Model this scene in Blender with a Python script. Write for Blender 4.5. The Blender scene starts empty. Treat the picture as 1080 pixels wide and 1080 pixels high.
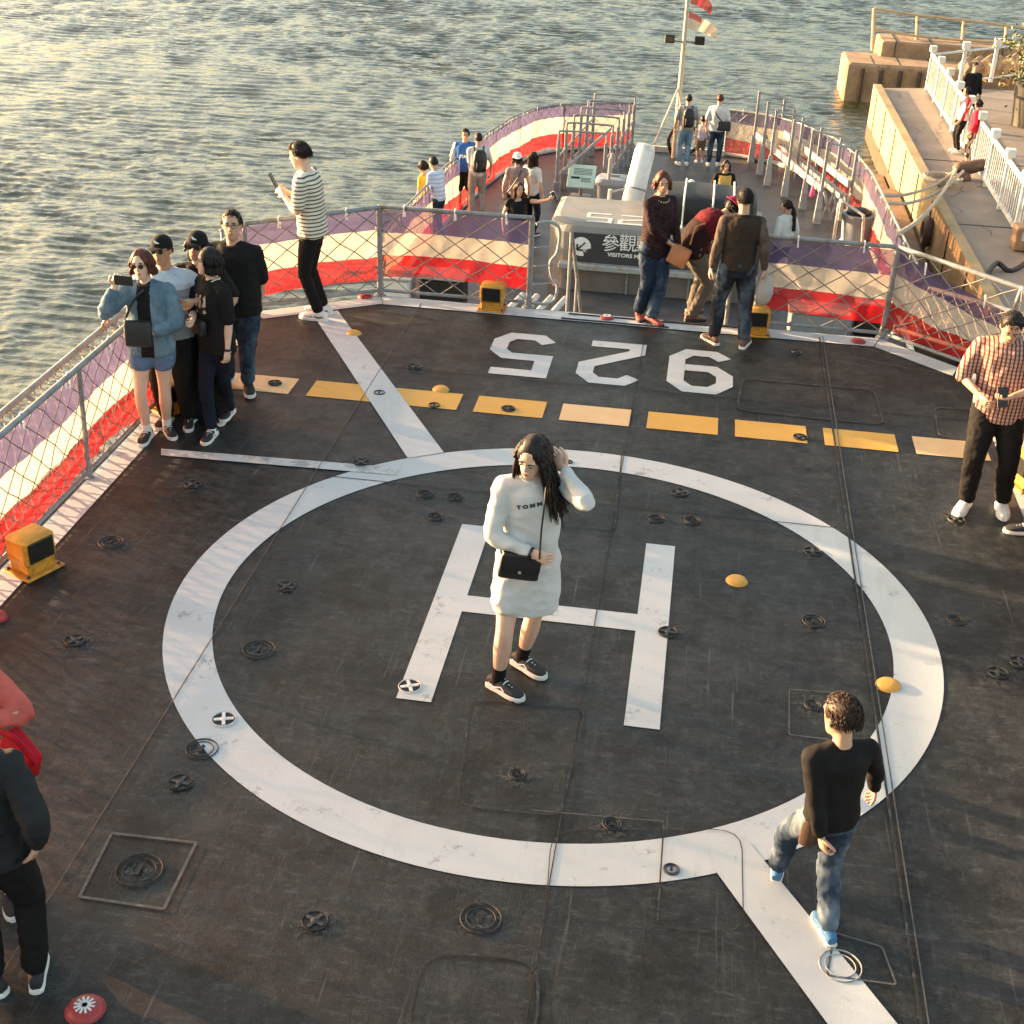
import bpy, math, random
import numpy as np
from mathutils import Vector, Matrix, noise
from mathutils.bvhtree import BVHTree
random.seed(7); rng = np.random.default_rng(7)
V = Vector; PI = math.pi
scene = bpy.context.scene; COL = scene.collection
R_ = math.radians

# ---------------------------------------------------------------- camera
FW = V((-0.11252208, 0.87268453, -0.4751426)); RT = V((0.98840262, 0.14737643, 0.03661221)); UP = V((-0.10197573, 0.46551251, 0.87914678))
CF, CH = 1416.763, 4.8739
cam = bpy.data.cameras.new('camera'); co = bpy.data.objects.new('camera', cam); COL.objects.link(co)
co.matrix_world = Matrix(((RT.x, UP.x, -FW.x, 0), (RT.y, UP.y, -FW.y, 0), (RT.z, UP.z, -FW.z, CH), (0, 0, 0, 1)))
cam.lens = CF/1080*36; cam.sensor_width = 36; cam.clip_end = 6000; cam.clip_start = .05
scene.camera = co
def ray(px, py): return FW*CF + RT*(px-540) + UP*(540-py)
def G(px, py, z=0):                      # point of a horizontal level
    d = ray(px, py); t = (z-CH)/d.z; return V((d.x*t, d.y*t, z))
def A(px, py, Y):                        # point of a vertical plane
    d = ray(px, py); t = Y/d.y; return V((d.x*t, Y, CH+d.z*t))

# ---------------------------------------------------------------- materials
def new_mat(name):
    m = bpy.data.materials.new(name); m.use_nodes = True; nt = m.node_tree
    return m, nt, nt.nodes['Principled BSDF']
def N(nt, t, **kw):
    n = nt.nodes.new(t)
    for k, v in kw.items():
        if k in n.inputs: n.inputs[k].default_value = v
        else: setattr(n, k, v)
    return n
def L(nt, a, b): nt.links.new(a, b)
def mixc(nt, fac, a, b, mode='MIX'):
    n = nt.nodes.new('ShaderNodeMix'); n.data_type = 'RGBA'; n.blend_type = mode
    if isinstance(fac, (int, float)): n.inputs[0].default_value = fac
    else: L(nt, fac, n.inputs[0])
    for s, v in ((6, a), (7, b)):
        if isinstance(v, tuple): n.inputs[s].default_value = (*v[:3], 1)
        else: L(nt, v, n.inputs[s])
    return n.outputs[2]
def ramp(nt, src, p0, p1, c0=(0, 0, 0), c1=(1, 1, 1)):
    r = nt.nodes.new('ShaderNodeValToRGB'); e = r.color_ramp.elements
    e[0].position = p0; e[1].position = p1; e[0].color = (*c0, 1); e[1].color = (*c1, 1)
    L(nt, src, r.inputs[0]); return r.outputs[0]
def tex(nt, scale, detail=6, rough=.6, coord='Object', stretch=None):
    tc = nt.nodes.new('ShaderNodeTexCoord'); src = tc.outputs[coord]
    if stretch:
        mp = nt.nodes.new('ShaderNodeMapping'); mp.inputs['Scale'].default_value = stretch
        L(nt, src, mp.inputs[0]); src = mp.outputs[0]
    n = N(nt, 'ShaderNodeTexNoise'); n.inputs['Scale'].default_value = scale
    n.inputs['Detail'].default_value = detail; n.inputs['Roughness'].default_value = rough
    L(nt, src, n.inputs['Vector']); return n.outputs['Fac']
def bump(nt, b, src, st, dist=.01):
    bp = N(nt, 'ShaderNodeBump'); bp.inputs['Strength'].default_value = st; bp.inputs['Distance'].default_value = dist
    L(nt, src, bp.inputs['Height'])
    if b.inputs['Normal'].links: L(nt, b.inputs['Normal'].links[0].from_socket, bp.inputs['Normal'])
    L(nt, bp.outputs[0], b.inputs['Normal'])
MC = {}
def mat(name, col, rough=.6, var=.25, scale=12, bmp=.15, metal=0, bs=None, dirt=None, dscale=3):
    key = (name, col, rough, var, scale, bmp, metal, dirt)
    if key in MC: return MC[key]
    m, nt, b = new_mat(name)
    n = tex(nt, scale)
    lo = tuple(c*(1-var) for c in col); hi = tuple(min(1, c*(1+var)) for c in col)
    c = ramp(nt, n, .3, .7, lo, hi)
    if dirt:
        d = ramp(nt, tex(nt, dscale, 8, .7), .52, .68)
        c = mixc(nt, d, c, dirt)
    L(nt, c, b.inputs['Base Color'])
    b.inputs['Roughness'].default_value = rough; b.inputs['Metallic'].default_value = metal
    if bmp: bump(nt, b, tex(nt, bs or scale*6, 4), bmp)
    MC[key] = m; return m
def cloth(name, col, pattern=None, col2=None, sc=30, trans=0, rough=.85, var=.12):
    key = ('c', name, col, pattern, col2, sc)
    if key in MC: return MC[key]
    m, nt, b = new_mat(name)
    n = tex(nt, 9, 5)
    c = ramp(nt, n, .3, .7, tuple(x*(1-var) for x in col), tuple(min(1, x*(1+var)) for x in col))
    if pattern:
        tc = nt.nodes.new('ShaderNodeTexCoord'); sp = nt.nodes.new('ShaderNodeSeparateXYZ'); L(nt, tc.outputs['Object'], sp.inputs[0])
        def wave(s, thr, scl):
            a = N(nt, 'ShaderNodeMath', operation='MULTIPLY'); L(nt, s, a.inputs[0]); a.inputs[1].default_value = scl
            f = N(nt, 'ShaderNodeMath', operation='FRACT'); L(nt, a.outputs[0], f.inputs[0])
            g = N(nt, 'ShaderNodeMath', operation='LESS_THAN'); L(nt, f.outputs[0], g.inputs[0]); g.inputs[1].default_value = thr
            return g.outputs[0]
        if pattern == 'stripe':
            c = mixc(nt, wave(sp.outputs[2], .36, sc), c, col2)
        elif pattern == 'check':
            a = wave(sp.outputs[2], .38, sc); d = wave(sp.outputs[0], .38, sc)
            c = mixc(nt, a, c, tuple((x+y)/2 for x, y in zip(col, col2)))
            c = mixc(nt, d, c, col2)
        elif pattern == 'wash':
            c = mixc(nt, ramp(nt, tex(nt, sc, 4, .6, stretch=(1, 1, .5)), .45, .68), c, col2)
        elif pattern == 'blocks':
            n2 = tex(nt, sc, 1, .3); c = mixc(nt, ramp(nt, n2, .5, .53), c, col2)
    L(nt, c, b.inputs['Base Color']); b.inputs['Roughness'].default_value = rough
    b.inputs['Specular IOR Level'].default_value = .18
    bump(nt, b, tex(nt, 9, 4, .55, stretch=(1, 1, 1.6)), .22, .02)
    bump(nt, b, tex(nt, 260, 2), .12, .002)
    if trans:
        out = nt.nodes['Material Output']; t = N(nt, 'ShaderNodeBsdfTranslucent'); L(nt, c, t.inputs[0])
        mx = N(nt, 'ShaderNodeMixShader'); mx.inputs[0].default_value = trans
        L(nt, b.outputs[0], mx.inputs[1]); L(nt, t.outputs[0], mx.inputs[2]); L(nt, mx.outputs[0], out.inputs[0])
    MC[key] = m; return m
def skin_mat(name='skin', col=(.52, .30, .20)):
    if name in MC: return MC[name]
    m, nt, b = new_mat(name)
    c = ramp(nt, tex(nt, 7, 4), .3, .7, tuple(x*.88 for x in col), tuple(x*1.08 for x in col))
    L(nt, c, b.inputs['Base Color']); b.inputs['Roughness'].default_value = .5
    b.inputs['Subsurface Weight'].default_value = .12; b.inputs['Subsurface Radius'].default_value = (.01, .004, .002)
    b.inputs['Subsurface Scale'].default_value = 1
    MC[name] = m; return m
SKIN = skin_mat(); SKIN_F = skin_mat('fair_skin', (.66, .42, .31)); SKIN_D = skin_mat('tanned_skin', (.40, .22, .14))
def hair_mat(name, col):
    if name in MC: return MC[name]
    m, nt, b = new_mat(name)
    n = tex(nt, 60, 3, .6, stretch=(1, 1, .12))
    L(nt, ramp(nt, n, .3, .75, tuple(x*.7 for x in col), tuple(x*1.35 for x in col)), b.inputs['Base Color'])
    b.inputs['Roughness'].default_value = .55; b.inputs['Specular IOR Level'].default_value = .3; bump(nt, b, n, .3, .004)
    MC[name] = m; return m
BLACKHAIR = hair_mat('black_hair', (.012, .008, .007)); BROWNHAIR = hair_mat('brown_hair', (.019, .009, .006)); REDHAIR = hair_mat('auburn_hair', (.09, .025, .014))
METAL = mat('grey_painted_metal', (.22, .23, .24), .45, .2, 8, .1, 0, dirt=(.16, .10, .06), dscale=9)
LMETAL = mat('light_grey_metal', (.30, .31, .31), .4, .15, 8, .1, 0, dirt=(.25, .17, .1), dscale=7)
BLACK = mat('black_plastic', (.008, .008, .009), .5, .2, 30, .05)
WHITEP = mat('white_plastic', (.75, .75, .74), .4, .05)

# ---------------------------------------------------------------- objects
def link(o, parent=None):
    COL.objects.link(o)
    if parent is not None: o.parent = parent
    return o
def tag(o, label=None, cat=None, group=None, kind=None):
    if label: o['label'] = label
    if cat: o['category'] = cat
    if group: o['group'] = group
    if kind: o['kind'] = kind
    return o
def empty(name, loc, label=None, cat=None, group=None, rz=0):
    o = bpy.data.objects.new(name, None); o.empty_display_size = .2; o.location = loc; o.rotation_euler = (0, 0, rz); link(o)
    return tag(o, label, cat, group)
class MB:
    def __init__(s): s.v = []; s.f = []; s.m = []; s.mi = 0
    def add(s, vs, fs):
        k = len(s.v); s.v += [tuple(p) for p in vs]; s.f += [tuple(i+k for i in f) for f in fs]; s.m += [s.mi]*len(fs)
    def box(s, c, d, rot=None, bev=0):
        x, y, z = (d[0]/2, d[1]/2, d[2]/2); M = rot or Matrix.Identity(3); c = V(c)
        if bev:
            b = bev; pts = []; 
            secs = [(-z, x-b, y-b), (-z+b, x, y), (z-b, x, y), (z, x-b, y-b)]
            rings = []
            for (zz, a, e) in secs:
                bb = min(b, a*.9, e*.9)
                rings.append([V(q) for q in ((a-bb, -e, zz), (a, -e+bb, zz), (a, e-bb, zz), (a-bb, e, zz), (-a+bb, e, zz), (-a, e-bb, zz), (-a, -e+bb, zz), (-a+bb, -e, zz))])
            vs = [c+M@p for r in rings for p in r]; fs = []
            for i in range(3):
                for j in range(8): fs.append((i*8+j, i*8+(j+1) % 8, i*8+8+(j+1) % 8, i*8+8+j))
            fs.append(tuple(range(7, -1, -1))); fs.append(tuple(range(24, 32)))
            s.add(vs, fs); return
        vs = [c+M@V((i*x, j*y, k*z)) for k in (-1, 1) for j in (-1, 1) for i in (-1, 1)]
        s.add(vs, [(0, 2, 3, 1), (4, 5, 7, 6), (0, 1, 5, 4), (2, 6, 7, 3), (0, 4, 6, 2), (1, 3, 7, 5)])
    def loft(s, secs, n=12, cap=True, p=2.0):
        """secs: list of (centre, u, v) semi-axis vectors"""
        vs = []
        for c, u, w in secs:
            for j in range(n):
                a = 2*PI*j/n; ca, sa = math.cos(a), math.sin(a)
                if p != 2: ca = math.copysign(abs(ca)**(2/p), ca); sa = math.copysign(abs(sa)**(2/p), sa)
                vs.append(V(c)+u*ca+w*sa)
        fs = []
        for i in range(len(secs)-1):
            for j in range(n):
                fs.append((i*n+j, i*n+(j+1) % n, (i+1)*n+(j+1) % n, (i+1)*n+j))
        if cap:
            fs.append(tuple(range(n-1, -1, -1))); k = (len(secs)-1)*n; fs.append(tuple(range(k, k+n)))
        s.add(vs, fs)
    def tube(s, pts, r, n=8, round_=False, flat=1.0, ref=None):
        pts = [V(p) for p in pts]; m = len(pts)
        rs = [r]*m if isinstance(r, (int, float)) else list(r)
        if round_:
            d0 = (pts[0]-pts[1]).normalized(); d1 = (pts[-1]-pts[-2]).normalized()
            pts = [pts[0]+d0*rs[0]*.85, pts[0]+d0*rs[0]*.5]+pts+[pts[-1]+d1*rs[-1]*.5, pts[-1]+d1*rs[-1]*.85]
            rs = [rs[0]*.45, rs[0]*.85]+rs+[rs[-1]*.85, rs[-1]*.45]; m += 4
        secs = []; u = None
        for i in range(m):
            t = (pts[min(i+1, m-1)]-pts[max(i-1, 0)])
            t = t.normalized() if t.length > 1e-9 else V((0, 0, 1))
            if u is None:
                rf = V(ref) if ref is not None else (V((0, 0, 1)) if abs(t.z) < .9 else V((1, 0, 0)))
                u = (rf-t*rf.dot(t)).normalized()
            else:
                u2 = u-t*u.dot(t); u = u2.normalized() if u2.length > 1e-6 else u
            w = t.cross(u); secs.append((pts[i], u*rs[i], w*rs[i]*flat))
        s.loft(secs, n)
    def ball(s, c, rad, rot=None, n=12, m=7):
        M = rot or Matrix.Identity(3); c = V(c); secs = []
        for i in range(m+1):
            a = -PI/2+PI*i/m; ca = max(.05, math.cos(a))
            secs.append((c+M@V((0, 0, math.sin(a)*rad[2])), M@V((rad[0]*ca, 0, 0)), M@V((0, rad[1]*ca, 0))))
        s.loft(secs, n)
    def poly(s, pts, z=0, h=0):
        n = len(pts)
        if not h: s.add([(p[0], p[1], z) for p in pts], [tuple(range(n))]); return
        vs = [(p[0], p[1], z) for p in pts]+[(p[0], p[1], z+h) for p in pts]
        s.add(vs, [tuple(range(n-1, -1, -1)), tuple(range(n, 2*n))]+[(i, (i+1) % n, n+(i+1) % n, n+i) for i in range(n)])
    def mesh(s, name):
        me = bpy.data.meshes.new(name); me.from_pydata(s.v, [], s.f); me.update(); return me
    def build(s, name, mats, parent=None, smooth=False, loc=None):
        me = s.mesh(name)
        if not isinstance(mats, (list, tuple)): mats = [mats]
        for m in mats: me.materials.append(m)
        if any(s.m): me.polygons.foreach_set('material_index', s.m)
        if smooth:
            me.polygons.foreach_set('use_smooth', [True]*len(me.polygons))
            try: me.set_sharp_from_angle(angle=R_(40))
            except Exception: pass
        o = bpy.data.objects.new(name, me)
        if loc: o.location = loc
        return link(o, parent)
def smoothpath(pts, k=4, closed=False):
    pts = [V(p) for p in pts]; out = []
    n = len(pts)
    for i in range(n-1):
        p0, p1, p2, p3 = pts[max(i-1, 0)], pts[i], pts[i+1], pts[min(i+2, n-1)]
        for j in range(k):
            t = j/k; out.append(.5*((2*p1)+(p2-p0)*t+(2*p0-5*p1+4*p2-p3)*t*t+(3*p1-3*p2+p3-p0)*t**3))
    out.append(pts[-1]); return out
def remesh(mb, vox, smooth=4, amp=0, nsc=(7, 7, 13), seed=0, fold=1.0):
    me = mb.mesh('tmp'); o = bpy.data.objects.new('tmp', me); COL.objects.link(o)
    md = o.modifiers.new('r', 'REMESH'); md.mode = 'VOXEL'; md.voxel_size = vox
    if smooth:
        sm = o.modifiers.new('s', 'SMOOTH'); sm.factor = .5; sm.iterations = smooth
    dg = bpy.context.evaluated_depsgraph_get(); dg.update()
    out = bpy.data.meshes.new_from_object(o.evaluated_get(dg)); bpy.data.objects.remove(o); bpy.data.meshes.remove(me)
    n = len(out.vertices)
    if amp and n:
        c = np.empty(n*3, 'f'); out.vertices.foreach_get('co', c); c = c.reshape(-1, 3)
        nr = np.empty(n*3, 'f'); out.vertices.foreach_get('normal', nr); nr = nr.reshape(-1, 3)
        d = np.empty(n)
        for i in range(n):
            x, y, z = c[i]
            a = noise.noise(V((x*nsc[0]+seed*9.1+z*3, y*nsc[1], z*nsc[2]*.6-x*4)))
            b = 1-abs(noise.noise(V((x*nsc[0]*1.7-z*5, y*nsc[1]*1.7+seed*5, z*nsc[2]+x*6))))*2.6
            d[i] = (a*.7+b*.5*fold)*amp
        c += nr*d[:, None]; out.vertices.foreach_set('co', c.ravel().astype('f'))
    out.update(); out.polygons.foreach_set('use_smooth', [True]*len(out.polygons))
    return out
def setm(me, mats, fn=None):
    me.materials.clear()
    for m in mats: me.materials.append(m)
    if fn: me.polygons.foreach_set('material_index', [fn(p.center, p.normal) for p in me.polygons])
    else: me.polygons.foreach_set('material_index', [0]*len(me.polygons))
def obj(name, me, parent=None, loc=None):
    o = bpy.data.objects.new(name, me)
    if loc is not None: o.location = loc
    return link(o, parent)
def text_mb(txt, size=1, bold=0):
    cu = bpy.data.curves.new('t', 'FONT'); cu.body = txt; cu.size = size; cu.align_x = 'CENTER'; cu.align_y = 'CENTER'; cu.resolution_u = 3; cu.offset = bold
    o = bpy.data.objects.new('t', cu); COL.objects.link(o); dg = bpy.context.evaluated_depsgraph_get()
    me = bpy.data.meshes.new_from_object(o.evaluated_get(dg)); vs = [tuple(v.co) for v in me.vertices]; fs = [tuple(p.vertices) for p in me.polygons]
    bpy.data.objects.remove(o); bpy.data.curves.remove(cu); bpy.data.meshes.remove(me)
    return vs, fs
def decal(name, vs, fs, target, org, right, up, m, parent=None, off=.004):
    """lay flat artwork on the surface of a garment"""
    me = target.data; bvh = BVHTree.FromPolygons([v.co.copy() for v in me.vertices], [tuple(p.vertices) for p in me.polygons])
    right = V(right).normalized(); up = V(up).normalized(); nrm = right.cross(up)
    mb = MB(); pv = []
    for v in vs:
        p = V(org)+right*v[0]+up*v[1]; h = bvh.ray_cast(p+nrm*.5, -nrm)
        pv.append((h[0]+nrm*off) if h[0] is not None else p)
    mb.add(pv, fs); return mb.build(name, m, parent or target)
def stroke(pts, w, closed=False):
    """thick polyline -> list of quads (2D)"""
    pts = [V((p[0], p[1])) for p in pts]; n = len(pts); le = []; ri = []
    for i in range(n):
        a = pts[(i-1) % n] if closed or i > 0 else None; b = pts[(i+1) % n] if closed or i < n-1 else None
        d1 = (pts[i]-a).normalized() if a is not None else None; d2 = (b-pts[i]).normalized() if b is not None else None
        if d1 is None: d1 = d2
        if d2 is None: d2 = d1
        t = (d1+d2).normalized(); nn = V((-t.y, t.x)); k = 1/max(.35, nn.dot(V((-d1.y, d1.x))))
        le.append(pts[i]+nn*w/2*k); ri.append(pts[i]-nn*w/2*k)
    m = n if closed else n-1
    return le+ri, [(i, n+i, n+(i+1) % n, (i+1) % n) for i in range(m)]
# ---------------------------------------------------------------- people
def ik(a, t, l1, l2, pole):
    d = t-a; D = d.length; mx = (l1+l2)*.995
    if D > mx: t = a+d*(mx/D); d = t-a; D = mx
    D = max(D, abs(l1-l2)+.02); x = (l1*l1-l2*l2+D*D)/(2*D); h = math.sqrt(max(0, l1*l1-x*x))
    dn = d.normalized(); p = V(pole)-dn*V(pole).dot(dn)
    p = p.normalized() if p.length > 1e-6 else V((0, 0, 1))
    return a+dn*x+p*h, t
def chainpts(ps, rs, k=5):
    """limb path with softly rounded joints; rs are radii at matching nodes (list of (t, r))"""
    pts = []; T = []
    m = len(ps)-1
    for i in range(m):
        for j in range(k):
            t = j/k; pts.append(ps[i].lerp(ps[i+1], t)); T.append(i+t)
    pts.append(ps[-1]); T.append(m)
    q = [p.copy() for p in pts]
    for i in range(1, len(pts)-1): q[i] = pts[i]*.6+(pts[i-1]+pts[i+1])*.2
    def r(t):
        for (t0, r0), (t1, r1) in zip(rs, rs[1:]):
            if t <= t1: return r0+(r1-r0)*(t-t0)/(t1-t0)
        return rs[-1][1]
    return q, [r(t) for t in T], T
def limb(mb, ps, rs, t0=0, t1=9, n=12, k=6):
    q, r, T = chainpts(ps, rs, k)
    sel = [i for i, t in enumerate(T) if t0-1e-6 <= t <= t1+1e-6]
    mb.tube([q[i] for i in sel], [r[i] for i in sel], n, round_=True)
    return q[sel[-1]], r[sel[-1]]
BODYR = {  # height fraction (of 1.7) : (rx, ry)
    'm': [(.80, .10, .085), (.86, .155, .105), (.92, .168, .115), (1.0, .155, .108), (1.08, .148, .102), (1.18, .158, .108), (1.28, .172, .116), (1.36, .178, .110), (1.42, .145, .088), (1.455, .085, .068)],
    'f': [(.80, .10, .085), (.86, .16, .108), (.92, .168, .118), (1.0, .148, .102), (1.08, .125, .09), (1.18, .136, .098), (1.27, .150, .118), (1.35, .150, .100), (1.41, .125, .08), (1.445, .075, .06)]}
def person(label, foot, H, h, z=0, sex='m', fat=1.0, lean=(0, 0), bend=0, side=0, twist=0, pz=.93, feet=None, toes=(12, -12), lift=(0, 0), shoepitch=(0, 0),
           hands=(None, None), poles=(None, None), kpoles=(None, None), head=(0, 5, 0), top=None, bottom=None, shoes=None, hair=None, skin=None, face=True, vox=.011, group=None,
           curl=(45, 45), palm=(None, None), jacket=None, cap=None, glasses=None, neckz=1.0, headk=1.0, seed=0, root=None):
    s = H/1.7; skin = skin or SKIN; random.seed(seed*31+int(H*1000))
    org = V(root) if root is not None else G(foot[0], foot[1], z)
    E = empty('person', org, label, 'person', group)
    fw = V((-math.sin(R_(h)), math.cos(R_(h)), 0)); rt = V((math.cos(R_(h)), math.sin(R_(h)), 0)); up = V((0, 0, 1))
    ln = V((lean[0], lean[1], 0))
    # spine frames
    pel = ln*.5+up*pz*s; b = R_(bend); sd = R_(side); tw = R_(twist)
    frames = {}; p = pel.copy(); zz = .93; step = .02
    tilt = ln*.5/(.53*s)
    def fr(t):
        a = b*min(1, max(0, t))*1.0; F = (fw*math.cos(a)-up*math.sin(a)); U = (up*math.cos(a)+fw*math.sin(a)); Rr = rt.copy()
        if sd:
            q = sd*t; Rr, U = Rr*math.cos(q)-U*math.sin(q), U*math.cos(q)+Rr*math.sin(q)
        if tw:
            q = tw*t; Rr, F = Rr*math.cos(q)+F*math.sin(q), F*math.cos(q)-Rr*math.sin(q)
        return Rr, F, (U+tilt).normalized()
    path = [(zz, p.copy(), fr(0))]
    while zz < 1.60:
        t = (zz-.93)/.40; f_ = fr(.25+.75*t if bend else t); p = p+f_[2]*step*s; zz += step; path.append((zz, p.copy(), f_))
    def sp(q):
        if q < .93: return pel+(-up)*(.93-q)*s, fr(0)
        i = min(len(path)-1, int(round((q-.93)/step))); return path[i][1], path[i][2]
    def tsec(q, rx, ry, dy=0):
        c, (Rr, F, U) = sp(q); return (c+F*dy*s, Rr*rx*s, F*ry*s)
    tab = BODYR['f' if sex == 'f' else 'm']
    def rad(q):
        for a, c in zip(tab, tab[1:]):
            if q <= c[0]:
                t = max(0, (q-a[0])/(c[0]-a[0])); return (a[1]+(c[1]-a[1])*t, a[2]+(c[2]-a[2])*t)
        return tab[-1][1:]
    sw = (.185 if sex == 'm' else .162)
    shc, (SR, SF, SU) = sp(1.395)
    shl = [shc+SR*sw*s, shc-SR*sw*s]
    la, lf = .285*s, .25*s
    def tgt(hd, i):
        sgn = 1 if i == 0 else -1
        if hd is None: return shl[i]+V((0, 0, -.50))*s+rt*sgn*.09*s+fw*.06*s
        if hd[0] == 'px': return A(hd[1], hd[2], org.y+hd[3])-org
        if hd[0] == 'l': return rt*hd[1]*s+fw*hd[2]*s+up*hd[3]*s+ln*.5
        return V(hd[1:])
    arms = []
    for i in (0, 1):
        sgn = 1 if i == 0 else -1
        t = tgt(hands[i], i); pole = poles[i]
        pole = (rt*pole[0]+fw*pole[1]+up*pole[2]) if pole is not None else (rt*sgn*.5-fw*.6-up*.5)
        e, w = ik(shl[i], t, la, lf, pole); arms.append((shl[i], e, w))
    hips = [pel+rt*.088*s-up*.03*s, pel-rt*.088*s-up*.03*s]
    legs = []; fdir = []
    for i in (0, 1):
        sgn = 1 if i == 0 else -1
        if feet is not None and feet[i] is not None:
            f_ = feet[i]
            if f_[0] == 'px': g = G(f_[1], f_[2], z)-org
            else: g = rt*f_[1]*s+fw*f_[2]*s
            ank = V((g.x, g.y, 0))
        else: ank = rt*sgn*.10*s
        ank = ank+up*(.075*s+lift[i]*s)
        kp = kpoles[i]; kp = (rt*kp[0]+fw*kp[1]+up*kp[2]) if kp is not None else fw+rt*sgn*.15
        k, a_ = ik(hips[i], ank, .43*s, .425*s, kp); legs.append((hips[i], k, a_))
        ta = R_(h)-R_(toes[i]); fdir.append(V((-math.sin(ta), math.cos(ta), 0)))
    # ---- body
    mb = MB()
    mb.loft([tsec(q, rx*.96*fat, ry*.96*fat) for q, rx, ry in tab], 18)
    c0, f0 = sp(1.40); c1, f1 = sp(1.47); c2, f2 = sp(1.515)
    mb.tube([shl[0]*.9+shl[1]*.1, (shl[0]+shl[1])/2+SU*.02*s, shl[1]*.9+shl[0]*.1], [.048*s, .06*s, .048*s], 12, True)
    nk = .056 if sex == 'm' else .046
    hy, hp, hr = [R_(a) for a in head]
    nb = sp(1.45)[0]
    HFw = (fw*math.cos(hy)-rt*math.sin(hy)); HR = (rt*math.cos(hy)+fw*math.sin(hy)); HU = up.copy()
    HF = HFw*math.cos(hp)-up*math.sin(hp); HU = up*math.cos(hp)+HFw*math.sin(hp)
    HR, HU = HR*math.cos(hr)-HU*math.sin(hr), HU*math.cos(hr)+HR*math.sin(hr)
    hk = s*headk*(1.0)
    neckdir = (sp(1.45)[1][2]+HU*.6).normalized()
    hb = nb+neckdir*.085*s+HF*.012*s               # base of skull
    hc = hb+HU*.075*hk+HF*.012*hk                  # head centre
    mb.tube([nb-neckdir*.05*s, nb+neckdir*.03*s, hb+HU*.02*s-HF*.005*s], [nk*1.25*s, nk*s, nk*.98*s], 14, True)
    def hp_(x, y, zc): return hc+HR*x*hk+HF*y*hk+HU*zc*hk
    hs = [(-.118, .018, .014, .062), (-.110, .034, .030, .052), (-.092, .046, .050, .036), (-.06, .058, .070, .018), (-.02, .067, .085, .006), (.02, .073, .093, -.002), (.05, .0745, .096, -.006), (.08, .066, .086, -.008), (.102, .044, .060, -.01), (.113, .018, .024, -.01)]
    if sex == 'f': hs = [(a, b_*.95, c_*.97, d_) for a, b_, c_, d_ in hs]
    mb.loft([(hp_(0, dy, zc), HR*rx*hk, HF*ry*hk) for zc, rx, ry, dy in hs], 20, p=2.15)
    if face or vox < .014:
        mb.loft([(hp_(0, .088, .022), HR*.008*hk, HF*.010*hk), (hp_(0, .094, .0), HR*.010*hk, HF*.012*hk), (hp_(0, .104, -.018), HR*.014*hk, HF*.016*hk), (hp_(0, .094, -.028), HR*.016*hk, HF*.012*hk)], 8)
        for sx in (-1, 1): mb.ball(hp_(sx*.028, .083, .028), (.022*hk, .012*hk, .007*hk), Matrix((HR, HF, HU)).transposed(), 8, 5)
        mb.ball(hp_(0, .089, -.055), (.022*hk, .012*hk, .010*hk), Matrix((HR, HF, HU)).transposed(), 8, 5)
        mb.ball(hp_(0, .070, -.102), (.018*hk, .014*hk, .012*hk), Matrix((HR, HF, HU)).transposed(), 8, 5)
    for sx in (-1, 1): mb.ball(hp_(sx*.076, -.006, -.004), (.012*hk, .018*hk, .032*hk), Matrix((HR, HF, HU)).transposed(), 8, 6)
    for i in (0, 1):
        limb(mb, arms[i], [(0, .050*s*fat), (.5, .044*s*fat), (1, .037*s), (1.3, .039*s), (1.75, .029*s), (2, .025*s)], n=10)
        limb(mb, legs[i], [(0, .088*s*fat), (.4, .078*s*fat), (.9, .054*s), (1.05, .052*s), (1.35, .056*s), (1.8, .038*s), (2, .036*s)], n=12)
    me = remesh(mb, vox, 3)
    # hands (separate fingers), same mesh
    hm = MB(); hm.v = [tuple(v.co) for v in me.vertices]; hm.f = [tuple(p.vertices) for p in me.polygons]; hm.m = [0]*len(hm.f)
    wr = []
    for i in (0, 1):
        sh, e, w = arms[i]; d = (w-e).normalized(); sgn = 1 if i == 0 else -1
        pn = palm[i]; pn = (rt*pn[0]+fw*pn[1]+up*pn[2]) if pn is not None else (-rt*sgn*1.0+fw*.1)
        pn = pn-d*pn.dot(d); pn = pn.normalized() if pn.length > 1e-3 else V((0, 0, 1))
        sv = d.cross(pn)*(-sgn)          # towards the thumb
        if sv.dot(fw) < 0 and palm[i] is None: pass
        hm.loft([(w-d*.02*s, sv*.026*s, pn*.020*s), (w+d*.01*s, sv*.028*s, pn*.018*s), (w+d*.045*s, sv*.038*s, pn*.016*s), (w+d*.082*s, sv*.040*s, pn*.013*s), (w+d*.09*s, sv*.036*s, pn*.009*s)], 10)
        cu = R_(curl[i])
        for j, (off, ln_) in enumerate(((.029, .068), (.010, .078), (-.010, .073), (-.028, .056))):
            b0 = w+(d*.080+sv*off)*s; pts = [b0]; a = cu*.5; rr = .0095*s
            for q, fr_ in enumerate((.45, .30, .25)):
                dd = d*math.cos(a)+pn*math.sin(a)+sv*off*1.2
                pts.append(pts[-1]+dd.normalized()*ln_*fr_*s); a += cu*.85
            hm.tube(pts, [rr, rr*.95, rr*.85, rr*.7], 6, True)
        t0 = w+(d*.015+sv*.024)*s; t1 = t0+(d*.55+sv*.75+pn*.35).normalized()*.042*s; t2 = t1+(d*.85+sv*.2+pn*.45).normalized()*.032*s; t3 = t2+(d*.9+pn*.5).normalized()*.022*s
        hm.tube([t0, t1, t2, t3], [.014*s, .0115*s, .010*s, .008*s], 6, True)
        wr.append((w, d, pn, sv))
    mat_l = [skin]
    body = hm.build('body', mat_l, E, smooth=False); body.data.polygons.foreach_set('use_smooth', [True]*len(body.data.polygons))
    HM = Matrix((HR, HF, HU)).transposed()
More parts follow.
